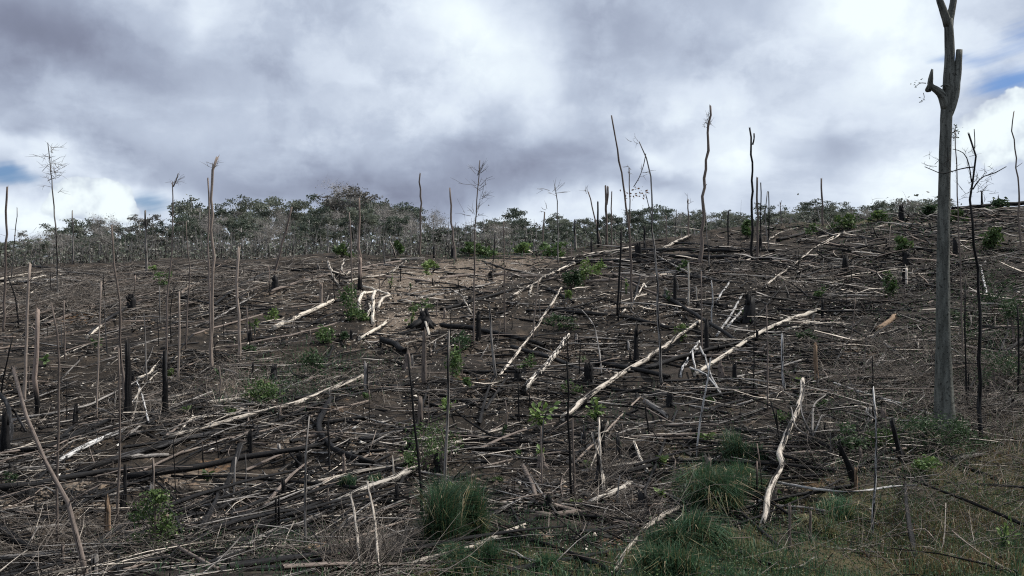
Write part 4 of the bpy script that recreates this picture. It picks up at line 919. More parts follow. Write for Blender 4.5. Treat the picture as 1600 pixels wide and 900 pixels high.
def tussock(label, x, y, w, h, n=900, mat='grass', tip='olive', name='grass_tussock', group='grass tussocks at the foot of the slope', width=.007, spread=.42):
    f = P(x, y); Y = f[1]; W_ = w / F * Y; H_ = h / F * Y * 1.4; b = Buf()
    kc = max(3, int(w / 11)); ca_ = rng.uniform(0, 6.28, kc); cr_ = W_ * spread * np.sqrt(rng.uniform(0, 1, kc)); cx_ = np.cos(ca_) * cr_; cy_ = np.sin(ca_) * cr_ * .8; ch_ = rng.uniform(.45, 1.1, kc); cb_ = rng.normal(size=(kc, 2)) * .35
    ki = rng.integers(0, kc, n); bx = np.stack([cx_[ki] + rng.normal(size=n) * W_ * .11, cy_[ki] + rng.normal(size=n) * W_ * .11, np.zeros(n)], -1)
    bx[:, 2] = hgt(bx[:, 0] + f[0], bx[:, 1] + f[1]) - f[2] - .02
    a = rng.uniform(0, 6.28, n); out = np.stack([np.cos(a), np.sin(a), 0 * a], -1) * rng.uniform(.05, .95, n)[:, None] ** 1.4; out[:, :2] += cb_[ki] + bx[:, :2] / W_ * .5; out *= (.5 if spread < .3 else .8)
    mi = rng.uniform(size=n); hh = H_ * rng.uniform(.45, 1.15, n) * ch_[ki]
    for m, (lo, hi) in enumerate(((0, .80), (.80, .95), (.95, 1.01))):
        s = (mi >= lo) & (mi < hi)
        if s.any(): blades(b, bx[s], hh[s], width * (.7 + Y / 40), out[s] * (1.25 if m else 1.0) + rng.normal(size=(s.sum(), 3)) * [.15, .15, 0], m)
    nl = n // 2; q = rng.integers(0, n, nl); leafcards(b, bx[q] + out[q] * .25 * hh[q][:, None] + np.stack([0 * hh[q], 0 * hh[q], hh[q] * rng.uniform(.1, .55, nl)], -1), rng.uniform(.03, .07, nl), 3, .5, .8)
    o = obj(name, b, [mat, tip, 'straw', 'bushdark'], None, f); return tag(o, label, 'grass', group)
def sprout(label, x, y, w, h, n=26, leaf=.2, mat='lime', name='broadleaf_plant', group='young broad-leaved plants on the burnt soil'):
    f = P(x, y); Y = f[1]; W_ = w / F * Y; H_ = h / F * Y; t = thing(name, f, label, 'plant', group)
    sb = Buf(); lb = Buf(); k = max(3, n // 8); tips = []
    for i in range(k):
        a = rng.uniform(0, 6.28); e = np.array([math.cos(a) * W_ * .3, math.sin(a) * W_ * .25, H_ * rng.uniform(.5, .95)]); tips.append(e)
        tube(sb, resample([[0, 0, -.03], e * [.4, .4, .6], e], 5), np.linspace(.012, .005, 5) * (1 + Y / 30), 5)
    obj('stem', sb, ['bushdark'], t, f); tips = np.array(tips)
    q = rng.integers(0, k, n); pos = tips[q] * rng.uniform(.45, 1.05, (n, 1)) + rng.normal(size=(n, 3)) * [W_ * .13, W_ * .12, H_ * .08]
    dirs = pos - tips.mean(0) * [1, 1, .6]; dirs /= np.linalg.norm(dirs, axis=1, keepdims=True) + 1e-6
    leafcards(lb, pos, rng.uniform(.6, 1.2, n) * leaf, 0, .6, 1.6, dirs)
    obj('foliage', lb, [mat], t, f); return t
bush('round leafy bush with a dark shaded base in front of a grey stump', 243, 852, 62, 66, 'bush', 1500, .055, lime=.3, clumps=14)
bush('upright green shrub above the scattered pale roots', 551, 500, 34, 48, 'bush', 500, .05)
bush('low spread of green shoots at the foot of upright shrub', 556, 502, 34, 18, 'bush', 260, .05, lime=.2)
bush('dark green tree-like shrub beside the twisted pale log', 893, 452, 26, 38, 'bushdark', 520, .05)
bush('bright leafy shrub beside the dark tree-like shrub', 913, 446, 26, 34, 'lime', 300, .05)
bush('loose green shrub behind the charred log end', 662, 735, 70, 60, 'bush', 700, .05, aspect=.35)
bush('feathery shrub around the paired thin stems', 700, 722, 60, 70, 'bush', 600, .05, aspect=.3)
bush('mid-slope leafy shrub in front of the bare thin rod', 706, 596, 36, 44, 'bush', 460, .05, lime=.2)
bush('dark small shrub below the clean black log', 720, 548, 40, 24, 'bushdark', 260, .05)
bush('low green patch of shrub on the grey brush slope', 425, 625, 62, 36, 'bush', 620, .05, lime=.1)
bush('dim green shrub in brush above the parallel logs', 492, 590, 50, 36, 'bushdark', 420, .05)
bush('thin green shrub on the brush slope beside pale sticks', 505, 535, 34, 22, 'bush', 240, .05)
bush('dark leafy bush hugging the foot of the big tree', 1466, 706, 104, 62, 'bushdark', 1700, .05, aspect=.4, clumps=16)
bush('second dark bush between the big tree and the grassy bank', 1510, 700, 64, 34, 'bushdark', 900, .05, clumps=10)
bush('glossy pale-green shrub below the dark leafy bush', 1440, 750, 50, 34, 'bush', 420, .06, lime=.25)
bush('green shrub in the shaded hollow beside the pale stem', 1318, 712, 60, 48, 'bushdark', 620, .055)
bush('small leafy shrub under the leaning rounded post', 1378, 700, 44, 34, 'bush', 360, .055)
bush('bright round shrub on the upper hillside', 1548, 392, 38, 30, 'bush', 520, .06, lime=.2)
bush('green hillside shrub over a black stump', 1411, 394, 26, 22, 'bush', 320, .06, lime=.15)
bush('leafy bright sapling among hillside rails', 1389, 470, 20, 36, 'bush', 260, .06)
bush('leafy weed bush on the shaded slope edge', 1585, 540, 60, 60, 'bushdark', 800, .05, aspect=.35)
bush('tall weedy bush beside the black edge stem', 1560, 480, 60, 48, 'bushdark', 600, .05, aspect=.35)
bush('dark weed bush behind the branching dead tree foot', 1556, 610, 60, 60, 'bushdark', 700, .05, aspect=.35)
bush('weedy shrub against the shaded trunk', 1500, 540, 40, 40, 'bushdark', 400, .05, aspect=.35)
bush('bright green shrub on the ridge between two bare poles', 621, 398, 18, 17, 'bush', 200, .06)
bush('low green shrub on the ridge at the forest foot', 535, 402, 26, 20, 'bush', 240, .06, lime=.3)
bush('lime-green ridge shrub beyond the bowed pole', 732, 400, 26, 16, 'bush', 240, .06)
bush('broad lime-green ridge shrub under dark treetops', 755, 402, 34, 18, 'bush', 260, .06)
bush('green ridge shrub below the pale far trees', 820, 398, 40, 18, 'bush', 300, .06, lime=.4)
bush('light green ridge shrub beside the twiggy skyline sapling', 866, 400, 36, 22, 'bush', 300, .06)
bush('small green shrub above the driftwood-like log', 674, 420, 20, 14, 'lime', 140, .06)
bush('yellowish bush behind the black fork-tipped pole', 1166, 372, 20, 24, 'bush', 240, .06)
bush('round green shrub on the hill below umbrella treetop', 1325, 362, 44, 22, 'bush', 360, .06, lime=.2)
bush('green shrub cluster near the hill-brow stump', 1372, 350, 34, 18, 'bush', 260, .06, lime=.2)
bush('dark shrub on the hill crest before the wavy bare pole', 1560, 330, 32, 16, 'bushdark', 260, .06)
bush('low dark shrub on the hill crest beside the forked tree trunk', 1452, 340, 30, 16, 'bushdark', 240, .06)
bush('mid-green shrub under the skyline log beyond the forked tree', 1497, 348, 24, 16, 'bush', 200, .06)
bush('thin green shrub beside the black spike stump and white log', 1068, 534, 22, 22, 'lime', 120, .05)
bush('tiny shrub by the black forked butt', 1170, 498, 18, 22, 'bush', 140, .05)
bush('low shrub below the white forked log end', 1262, 535, 30, 16, 'bushdark', 180, .05)
bush('creeping green shrub in the mid-slope shade', 875, 515, 42, 22, 'bushdark', 260, .05)
sprout('broad-leaved plant with large pale green leaves on black soil', 847, 672, 44, 42, 54, .20)
sprout('second broad-leaved plant, over the lower end of the cream log', 930, 660, 38, 36, 40, .20)
sprout('big-leaved seedling near the dark log on the lower slope', 842, 720, 20, 24, 16, .17)
sprout('flat rosette of pale leaves near the short white log', 1032, 728, 26, 18, 20, .19)
sprout('pale leafy seedling near the long grey lying pole', 1104, 690, 34, 14, 18, .2)
sprout('small leafy seedling at the log heap', 1030, 784, 20, 26, 18, .15)
sprout('bright seedling beside the long straight thin rail', 902, 792, 22, 14, 14, .17)
sprout('leafy vine cluster over the fallen branch end', 700, 655, 30, 40, 30, .16)
sprout('silvery big-leaved plant at the grassy hollow', 1229, 800, 34, 26, 22, .17, 'bush')
sprout('pale seedling on the lower black slope beside thin spikes', 710, 770, 30, 18, 16, .15)
sprout('yellow-green sapling low in the bank grass', 1566, 862, 34, 50, 40, .10)
sprout('small light green seedling on the far slope', 610, 452, 14, 24, 16, .22)
sprout('lime seedling on tan soil beside big black root plate', 642, 512, 16, 24, 16, .22)
sprout('green seedling under the thick cream log', 507, 527, 14, 22, 18, .20)
sprout('small green plant beside the mid-height blunt pole', 398, 522, 16, 26, 20, .22)
sprout('green seedling beside the pale broken tip on far slope', 148, 545, 22, 22, 22, .20, 'bush')
sprout('seedling below the far dark log in burnt grass', 70, 575, 20, 22, 18, .20, 'bush')
sprout('pale seedling by the slim pale snapped log', 978, 460, 8, 24, 12, .2)
sprout('big-leaved seedling beside the crossing bottom branches', 690, 790, 24, 24, 18, .14, 'bush')
tussock('dense dark green tussock, taller of the twin tufts over the pale log', 692, 860, 60, 92, 3000, spread=.22)
tussock('second dense tussock with bright arching tips, twin of the taller tuft', 739, 852, 56, 80, 2600, spread=.22)
tussock('low bright tussock spilling over the pale log', 745, 884, 70, 40, 1200)
tussock('big dark tussock mass beside the lower slope stump', 1120, 806, 90, 70, 2600)
tussock('upper dark tussock by the short brown stump', 1090, 772, 70, 50, 1400)
tussock('light green tussock below the long grey lying pole', 1165, 722, 56, 40, 1100)
tussock('tussock along the far side of the greyish branch', 1160, 770, 60, 50, 1300)
tussock('near tussock in front of the big dark tussock mass', 1100, 850, 90, 50, 1900)
tussock('tussock beside the pale log in the near grass', 1040, 868, 70, 46, 1500)
tussock('nearest tussock at the lower edge with pale seed stalks', 1050, 905, 90, 50, 1700)
tussock('small near tussock on the open lower edge', 845, 898, 60, 36, 900)
tussock('tussock at the lower edge under the brush', 720, 903, 60, 36, 900)
tussock('loose tussock under the curved bluish grey branch', 1310, 808, 80, 34, 1000)
tussock('grass tuft by the second thin post', 1285, 838, 50, 34, 700, 'olive', 'grass')
tussock('small grass tuft on the lower slope beside pale sticks', 541, 760, 26, 20, 300)
tussock('small grass tuft below the bow-shaped log', 590, 755, 24, 16, 240)

# ================================================================== AUTO LABELS FOR SMALLER REPEATS
LM = [(199, 655, 'the tall jagged black stump'), (257, 646, 'the knobbed black post'), (331, 575, 'the hook-topped pale pole'), (373, 560, 'the blunt mid-height pole'), (58, 650, 'the thick burnt-foot post'), (110, 810, 'the heavy leaning pole'),
      (243, 845, 'the round leafy bush'), (470, 495, 'the thick cream log'), (590, 480, 'the scattered cream roots'), (663, 500, 'the big black root plate'), (663, 600, 'the tall brown broken post'), (530, 700, 'the bow-shaped black log'),
      (600, 775, 'the half-charred striped log'), (560, 860, 'the brush pile'), (715, 850, 'the twin grass tussocks'), (855, 585, 'the white log with burnt patches'), (1000, 575, 'the longest cream log'), (994, 560, 'the black spike stump'),
      (847, 668, 'the broad-leaved plant'), (1240, 510, 'the white forked log'), (1110, 500, 'the long aslant black log'), (1222, 600, 'the white-barked rod'), (1235, 700, 'the crooked pale trunk'), (1330, 785, 'the curved bluish branch'),
      (1475, 665, 'the big grey tree'), (1405, 725, 'the leaning rounded post'), (1120, 795, 'the big dark tussock'), (1000, 720, 'the short white log'), (955, 780, 'the lower log heap'), (1035, 600, 'the drooping sapling'), (893, 440, 'the dark shrub'),
      (1094, 410, 'the tallest ridge pole'), (1174, 408, 'the fork-tipped black pole'), (1286, 352, 'the solitary hill pole'), (712, 408, 'the bowed pole'), (656, 396, 'the clean skyline pole'), (562, 450, 'the pole in a burnt butt'), (432, 428, 'the strongly leaning pole'),
      (229, 400, 'the blunt edge pole'), (90, 455, 'the feathery sapling'), (7, 517, 'the dark edge pole'), (947, 382, 'the double-topped pole'), (400, 655, 'the parallel long logs'), (1416, 400, 'the tan cut block'), (1540, 322, 'the skyline log'),
      (1548, 385, 'the bright hillside shrub'), (1389, 465, 'the bright leafy sapling'), (1150, 490, 'the ashy root heap'), (741, 535, 'the wispy sapling'), (692, 790, 'the straight grey rod'), (477, 858, 'the lone grey stem'), (1362, 838, 'the speckled pale stem'), (270, 455, 'the dark far-slope log'), (988, 475, 'the tall slanting pole')]
LMY = [float(depth(a, b)) for a, b, _ in LM]
def autolabel(desc, x, y):
    y_ = float(depth(x, y)); ds = sorted((math.hypot(x - a, 1.7 * (y - b)), i) for i, (a, b, _) in enumerate(LM)); opts = []
    for dd, i in ds[:5]:
        a, b, nm = LM[i]
        rel = 'just beyond' if y < b - 7 and abs(x - a) < 40 else 'just before' if y > b + 7 and abs(x - a) < 40 else 'close beside' if abs(y - b) < 12 and dd < 45 else 'uphill of' if y < b - 7 else 'downhill of' if y > b + 7 else 'near'
        opts.append(f'{desc} {rel} {nm}')
    lo = [i for _, i in ds if LM[i][0] < x][:3]; hi = [i for _, i in ds if LM[i][0] >= x][:3]
    for i in lo:
        for j in hi: opts.append(f'{desc} between {LM[i][2]} and {LM[j][2]}')
    for i in [q for _, q in ds[:4]]:
        for j in [q for _, q in ds[:6]]:
            if i != j: opts.append(f'{desc}, nearest {LM[i][2]} but also by {LM[j][2]}'.replace('nearest', 'near').replace('but also by', 'and'))
    for o in opts:
        if o not in USED and len(o.replace('-', ' ').split()) <= 16: USED[o] = 1; return o
    return opts[0]
def clear_px(ylo=None, yhi=880, x0=-60, x1=1660):
    while True:
        x = rng.uniform(x0, x1); y = rng.uniform(ylo or 330, yhi)
        if y < np.interp(x, _kx, _ky) + 7: continue
        if x > 1100 and y > np.interp(x, [1100, 1200, 1300, 1400, 1500, 1600], [880, 830, 780, 735, 690, 640]): continue
        return x, y
DESC = {'char': 'charred black', 'chargrey': 'ashy black', 'grey': 'weathered grey', 'brown': 'dull brown', 'pale': 'bleached pale', 'cream': 'cream coloured', 'pink': 'pinkish peeled', 'birch': 'whitish speckled', 'foot': 'black footed'}
def filler_logs(n):
    for k in range(n):
        x, y = clear_px(); top = np.interp(x, _kx, _ky)
        if k % 3 == 0: y = min(y, top + rng.uniform(8, 110))
        left = x < 620
        ang = rng.normal(-17, 10) if left else (rng.normal(0, 14) if rng.uniform() < .62 else rng.normal(-32, 22))
        Lp = rng.uniform(45, 210) * np.interp(y, [380, 500, 700, 880], [.7, .85, 1.05, 1.1]) * (1.4 if left else 1.0); w = rng.uniform(2.6, 5.6) * np.interp(y, [380, 500, 700, 880], [.75, .95, 1.25, 1.5])
        if rng.uniform() < .12: w *= 1.5
        dx = math.cos(math.radians(ang)) * Lp; dy = math.sin(math.radians(ang)) * Lp
        if y + dy < top + 5 or y + dy > 890: dy *= -.3
        mat = rng.choice(['char', 'chargrey', 'grey', 'pale', 'brown', 'pink'], p=[.34, .15, .19, .18, .08, .06])
        size = 'thick' if w > 5.2 else 'thin' if w < 3 else 'slim'; ln = 'long' if Lp > 110 else 'short' if Lp < 60 else 'mid-length'
        bend = rng.normal() * Lp * .04
        log(autolabel(f'{ln} {size} {DESC[mat]} log', x + dx / 2, y + dy / 2), [(x, y), (x + dx * .5, y + dy * .5 + bend), (x + dx, y + dy)], w, w * rng.uniform(.55, .95), mat, stubs=int(rng.uniform() < .5) + int(rng.uniform() < .25), wob=1.4)
def filler_poles(n):
    for k in range(n):
        x, y = clear_px(yhi=820); Y = float(depth(x, y)); H = rng.uniform(.35, 1.2) if rng.uniform() < .76 else rng.uniform(1.2, 2.6) * np.interp(Y, [18, 30], [.6, 1]); hp = H * F / Y; w = np.clip(rng.uniform(.028, .065) * F / Y, 1.4, 5)
        ln = rng.normal() * .09 * hp; mat = rng.choice(['char', 'chargrey', 'grey', 'brown', 'pink', 'foot'], p=[.38, .12, .16, .18, .08, .08])
        d_ = f"{'tall' if H > 1.2 else 'short'} {DESC[mat]} {'slanted ' if abs(ln) > .10 * hp else ''}stick"
        pole(autolabel(d_, x, y), [(x + ln, y - hp), (x + ln * .5 + rng.normal() * hp * .015, y - hp * .5), (x, y)], w * .65, w, mat, name='burnt_stick', group='thin burnt stems sticking up from the slope', stubs=int(rng.integers(0, 3)), cat='stick')
def filler_stumps(n):
    for k in range(n):
        x, y = clear_px(yhi=800); Y = float(depth(x, y)); H = rng.uniform(.15, .42); w = rng.uniform(.10, .24) * F / Y
        mat = rng.choice(['char', 'chargrey', 'grey', 'brown', 'pale'], p=[.55, .18, .1, .12, .05])
        stump(autolabel(f"{'wide' if w * Y / F > .17 else 'small'} {'tall' if H > .28 else 'low'} {DESC[mat]} stump", x, y), x, y - H * F / Y, y, w, mat, top=rng.uniform(.55, .95), jag=rng.uniform(.4, 1.3), roots=int(rng.integers(1, 5)))
for o in bpy.data.objects:
    if o.get('label'): USED[o['label']] = 1
filler_logs(170)
filler_poles(105)
filler_stumps(70)
for k in range(46):
    x, y = clear_px(yhi=780); w = rng.uniform(9, 24); c = rng.choice(['bush', 'bushdark', 'lime'], p=[.5, .3, .2])
    if rng.uniform() < .5: sprout(autolabel({'bush': 'small green seedling', 'bushdark': 'dark green seedling', 'lime': 'light green seedling'}[c], x, y), x, y, w, w * .9, 14, .17 * rng.uniform(.7, 1.1), c)
    else: bush(autolabel({'bush': 'small green shrub', 'bushdark': 'small dark shrub', 'lime': 'small bright shrub'}[c], x, y), x, y, w * 1.3, w, c, 130, .05, clumps=4)

# ================================================================== THE FOREST BEHIND THE CLEARING
def crown_proto(kind, seed):
    """unit-height tree: (trunk buffer, crown buffer)"""
    global rng
    keep = rng; rng = np.random.default_rng(seed); tb = Buf(); lb = Buf()
    lean = rng.normal() * .05; top = np.array([lean, rng.normal() * .03, .93])
    trunk = resample([[0, 0, -.02], [lean * .2, 0, .4], top * [1, 1, .8], top], 9); tube(tb, trunk, np.linspace(.0155, .006, 9), 6)
    ends = []
    nl = {'umbrella': 9, 'dense': 12, 'loose': 8, 'dry': 11, 'layered': 9}[kind]
    for i in range(nl):
        s = {'umbrella': rng.uniform(.62, .9), 'dense': rng.uniform(.5, .92), 'loose': rng.uniform(.5, .95), 'dry': rng.uniform(.45, .95), 'layered': .35 + .62 * i / nl}[kind]
        p0 = np.array([np.interp(s, np.linspace(0, 1, 9), trunk[:, k]) for k in range(3)]); a = rng.uniform(0, 6.28)
        R = {'umbrella': rng.uniform(.16, .30), 'dense': rng.uniform(.12, .30) * (1.25 - s * .5), 'loose': rng.uniform(.08, .2), 'dry': rng.uniform(.10, .24), 'layered': .22 * (1.15 - s)}[kind]
        rise = {'umbrella': rng.uniform(.08, .2), 'dense': rng.uniform(.02, .12), 'loose': rng.uniform(.02, .12), 'dry': rng.uniform(.05, .2), 'layered': .03}[kind]
        e = p0 + [math.cos(a) * R, math.sin(a) * R, rise]; e[2] = min(e[2], 1.0)
        tube(tb, resample([p0, (p0 + e) / 2 + [0, 0, -.02], e], 5), np.linspace(.005, .002, 5), 4); ends.append((e, R))
        for _ in range(2 if kind != 'dry' else 5):
            e2 = e + rng.normal(size=3) * [.07, .07, .04]; tube(tb, np.array([e * .6 + p0 * .4, e2]), [.002, .001], 3); ends.append((e2, R * .8))
    ends.append((top, .12))
    for e, R in ends:
        c = {'umbrella': 60, 'dense': 60, 'loose': 50, 'dry': 17, 'layered': 56}[kind]; sx, sz = {'umbrella': (.055, .018), 'dense': (.036, .022), 'loose': (.035, .022), 'dry': (.06, .045), 'layered': (.05, .014)}[kind]
        leafcards(lb, e + rng.normal(size=(c, 3)) * [sx, sx, sz], rng.uniform(.5, 1.2, c) * (.040 if kind != 'dry' else .027), 0, .6, .5)
    if kind == 'dry':
        A = np.concatenate([np.repeat(e[None], 20, 0) for e, _ in ends]) + rng.normal(size=(20 * len(ends), 3)) * .03
        sticks(tb, A, A + rng.normal(size=A.shape) * [.05, .05, .04] + [0, 0, .03], .0009, 0)
    rng = keep; return tb, lb
PROTO = {}
for kind, cnt, mats in (('umbrella', 3, ('forest_mid', 'forest_dark', 'forest_grey')), ('dense', 3, ('forest_dark', 'forest_mid')), ('loose', 3, ('forest_mid', 'forest_dark', 'forest_grey')), ('dry', 4, ('forest_grey', 'forest_grey')), ('layered', 2, ('forest_dark', 'forest_mid'))):
    for i in range(cnt):
        tb, lb = crown_proto(kind, 100 + 17 * i + len(kind))
        PROTO[(kind, i)] = (tb.mesh('trunk', ['farwood']), [lb.mesh('crown', [m]) for m in mats])
FL = {'umbrella': 'umbrella-crowned tree', 'dense': 'dense dark green tree', 'loose': 'loose-crowned slender tree', 'dry': 'grey dry leafless-looking tree', 'layered': 'tiered flat-branched tree'}
LM_KEEP = LM
LM = [(12, 395, 'the dark edge pole'), (78, 395, 'the feathery sapling'), (115, 400, 'the pale bare twin stem'), (175, 400, 'the crooked dark stem'), (228, 398, 'the blunt edge pole'), (271, 395, 'the fork-tipped sapling'), (331, 395, 'the hook-topped pole'), (446, 395, 'the strongly leaning pole'),
      (561, 395, 'the pole in a burnt butt'), (657, 395, 'the clean skyline pole'), (707, 395, 'the bowed pole'), (744, 395, 'the wispy sapling'), (788, 395, 'the thin ridge rod'), (850, 390, 'the crooked-tip snag'), (898, 385, 'the mossy post'), (947, 380, 'the double-topped pole'), (975, 375, 'the tall leaning pole'),
      (1018, 370, 'the drooping sapling'), (1075, 368, 'the thin ridge pole with side twig'), (1098, 370, 'the tallest ridge pole'), (1138, 360, 'the black skyline post'), (1175, 355, 'the fork-tipped black pole'), (1220, 350, 'the thin hill rod'), (1285, 345, 'the solitary hill pole'), (1372, 345, 'the hill-brow shrub'), (1475, 330, 'the big grey tree')]
def forest_label(desc, x):
    ds = sorted((abs(x - a), i) for i, (a, b, _) in enumerate(LM)); near = [i for _, i in ds[:4]]; lo = [i for _, i in ds if LM[i][0] < x][:3]; hi = [i for _, i in ds if LM[i][0] >= x][:3]
    opts = [f'{desc} behind {LM[near[0]][2]}'] + [f'{desc} between {LM[i][2]} and {LM[j][2]}' for i in lo for j in hi] + [f'{desc} beyond {LM[i][2]}' for i in near]
    for pre in ('', 'smaller ', 'pale ', 'tall ', 'low '):
        for o in opts:
            o = pre + o
            if o not in USED and len(o.replace('-', ' ').split()) <= 15: USED[o] = 1; return o
    return opts[0]
def forest_tree(x, top, Y, kind, mi=0, wide=1.0, size=''):
    X = (x - 800) / F * Y; zg = float(hgt(X, Y)); H = (450 - top) / F * Y - zg
    i = int(rng.integers(0, {'umbrella': 3, 'dense': 3, 'loose': 3, 'dry': 4, 'layered': 2}[kind])); tm, cms = PROTO[(kind, i)]
    H = max(H, 2.5); s = max(H, 5.0 if kind != 'dense' else 4.0) * wide
    t = thing('forest_tree', (X, Y, zg), forest_label((size + ' ' if size else '') + FL[kind], x), 'tree', 'trees of the forest edge behind the clearing')
    mi = int(rng.integers(0, len(cms))) if x < 700 else mi; t.scale = (s, s, H); t.rotation_euler = (0, 0, rng.uniform(0, 6.28))
    for nm, me in (('trunk', tm), ('crown', cms[mi])):
        o = bpy.data.objects.new(nm, me); COL.objects.link(o); o.parent = t
SKX = [-60, 0, 50, 100, 150, 185, 230, 265, 290, 330, 380, 420, 470, 500, 545, 590, 640, 680, 720, 770, 800, 850, 900, 940, 1000, 1050, 1100, 1150, 1200, 1270, 1310, 1350, 1390, 1440, 1480, 1560, 1660]
SKY_ = [385, 384, 366, 345, 348, 352, 346, 350, 322, 330, 314, 320, 326, 308, 302, 313, 326, 346, 356, 347, 348, 343, 342, 342, 338, 336, 334, 334, 332, 317, 320, 326, 320, 315, 318, 324, 322]
for x, y, k, w in ((110, 338, 'layered', 1.0), (153, 340, 'layered', 1.1), (245, 336, 'loose', 1.0), (293, 314, 'dense', .9), (312, 328, 'dense', .9), (372, 312, 'umbrella', .8), (412, 312, 'umbrella', .8), (467, 320, 'umbrella', .7), (500, 308, 'umbrella', .9), (545, 300, 'umbrella', 1.15), (600, 310, 'dense', 1.0), (625, 322, 'dense', 1.0), (580, 318, 'umbrella', .9),
                   (1010, 338, 'umbrella', 1.0), (880, 346, 'dense', .9), (915, 340, 'dense', .9), (1268, 320, 'umbrella', 1.0), (1311, 320, 'umbrella', .8), (1388, 325, 'umbrella', 1.0), (1368, 318, 'umbrella', .7), (1440, 316, 'umbrella', .9), (1150, 335, 'umbrella', 1.0), (1050, 342, 'dry', 1.0), (680, 333, 'dry', 1.1), (770, 345, 'dense', 1.0), (1112, 338, 'dry', 1.0)):
    forest_tree(x, y, rng.uniform(128, 150), k, int(rng.integers(0, 2)), w, 'prominent')
for k in range(84):
    x = -60 + 1540 * (k + rng.uniform()) / 84; top = np.interp(x, SKX, SKY_) + rng.normal() * 8 + 2
    kind = rng.choice(['umbrella', 'dense', 'loose', 'dry', 'layered'], p=[.25, .15, .28, .27, .05]) if x < 760 else rng.choice(['umbrella', 'dense', 'loose', 'dry'], p=[.38, .30, .27, .05])
    forest_tree(x, top, rng.uniform(118, 172), kind, int(rng.integers(0, 2)))
for k in range(74):
    x = -60 + 900 * (k + rng.uniform()) / 74; top = np.interp(x, SKX, SKY_) + rng.uniform(8, 46)
    forest_tree(x, min(top, 398), rng.uniform(86, 118), rng.choice(['dry', 'loose', 'dense'], p=[.34, .42, .24]), int(rng.integers(0, 2)), 1.0, 'front-row')
for k in range(40):
    x = 800 + 680 * (k + rng.uniform()) / 40; top = np.interp(x, SKX, SKY_) + rng.uniform(-8, 20)
    forest_tree(x, top, rng.uniform(92, 125), rng.choice(['dense', 'loose', 'umbrella', 'dry'], p=[.38, .27, .30, .05]), int(rng.integers(0, 2)), .9, 'front-row')

# ================================================================== GROUND COVER, LITTER, BRUSH (nobody could count these)
def stuff(name, b, mats):
    o = obj(name, b, mats); o['kind'] = 'stuff'; return o
def pix(n, zones=None, x0=-160, x1=1760, y0=330, y1=930):
    if zones is None:
        x = rng.uniform(x0, x1, n * 2); y = rng.uniform(y0, y1, n * 2)
    else:
        z = np.array(zones, float); i = rng.choice(len(z), n * 2, p=z[:, 4] / z[:, 4].sum()); x = z[i, 0] + rng.normal(size=n * 2) * z[i, 2]; y = z[i, 1] + rng.normal(size=n * 2) * z[i, 3]
    s = (y > np.interp(x, _kx, _ky) + 2) & (y < 950); return x[s][:n], y[s][:n]
def grass_line(x): return np.interp(x, [-200, 550, 640, 800, 960, 1100, 1200, 1300, 1400, 1500, 1600, 1800], [960, 915, 870, 850, 850, 812, 822, 770, 728, 690, 640, 560])
_cw = np.random.default_rng(21); CW = [(2 * math.pi / wl * math.cos(a), 2 * math.pi / wl * math.sin(a), p_) for wl, a, p_ in zip(_cw.uniform(1.6, 7, 12), _cw.uniform(0, 6.28, 12), _cw.uniform(0, 6.28, 12))]
def clump(p): return sum(np.sin(kx * p[:, 0] + ky * p[:, 1] + ph) for kx, ky, ph in CW) / 2.45
def scatter(n, zones=None):
    x, y = pix(n if zones is not None else int(n * 2.4), zones)
    if zones is None:
        c = clump(P(x, y)); s = (rng.uniform(-.9, 1.3, len(c)) < c) & ((((x - 690) / 135) ** 2 + ((y - 448) / 42) ** 2 > 1) | (rng.uniform(size=len(c)) < .62)) & ((y < grass_line(x) + 8) | (rng.uniform(size=len(c)) < .12)); x, y = x[s][:n], y[s][:n]
    y = y + rng.uniform(-.5, .5, len(y)); p = P(x, y)
    j = rng.normal(size=(len(p), 2)) * (p[:, 1:2] * .012); p[:, :2] += j; p[:, 2] = hgt(p[:, 0], p[:, 1]); return p, x, y
# thin sticks lying and sticking up
BR = [(90, 470, 80, 26, 4), (170, 455, 100, 22, 4.5), (300, 440, 100, 12, 2), (330, 610, 90, 26, 3), (230, 650, 60, 30, 1.5), (590, 862, 35, 26, 1.4), (540, 886, 60, 16, .6), (1500, 770, 90, 50, 2.4), (1400, 850, 130, 36, 1.6), (1580, 700, 50, 50, 1.6), (1440, 660, 40, 30, 1), (180, 850, 120, 28, 1.4), (60, 860, 60, 30, 1.2), (1340, 570, 70, 40, 3), (1290, 690, 36, 36, 1.2),
      (1420, 590, 30, 40, 1.5), (1530, 560, 50, 60, 3), (1150, 430, 60, 14, 1.2), (1300, 440, 100, 16, 1.5), (940, 735, 25, 22, 1), (1420, 430, 60, 30, 1.2), (1540, 430, 60, 40, 2), (980, 800, 40, 20, 1), (620, 610, 90, 30, 1.2), (1250, 365, 100, 10, 1), (450, 430, 120, 12, 1.5), (1560, 640, 40, 30, 1.5)]
def stick_field(n, zones, rlo, rhi, llo, lhi, zlo, zhi, bend, b, mi):
    p, x, y = scatter(n, zones); m = len(p); a = rng.uniform(0, 6.28, m); s = rng.uniform(zlo, zhi, m); L = rng.uniform(llo, lhi, m) ** 1.0
    far = np.clip(p[:, 1] / 30, .7, 1.6)
    dv = np.stack([np.cos(a), np.sin(a), s], -1); dv /= np.linalg.norm(dv, axis=1, keepdims=True)
    A = p - dv * L[:, None] * .12 + [0, 0, .02]; sticks(b, A, A + dv * L[:, None], rng.uniform(rlo, rhi, m) * far, mi, bend, 3)
tw = Buf()
stick_field(2600, None, .006, .018, .25, 1.5, -.02, .22, .05, tw, 0)
stick_field(7000, BR, .004, .011, .4, 1.7, 0, .7, .12, tw, 0)
stick_field(1900, None, .006, .016, .25, 1.2, -.02, .25, .06, tw, 1)
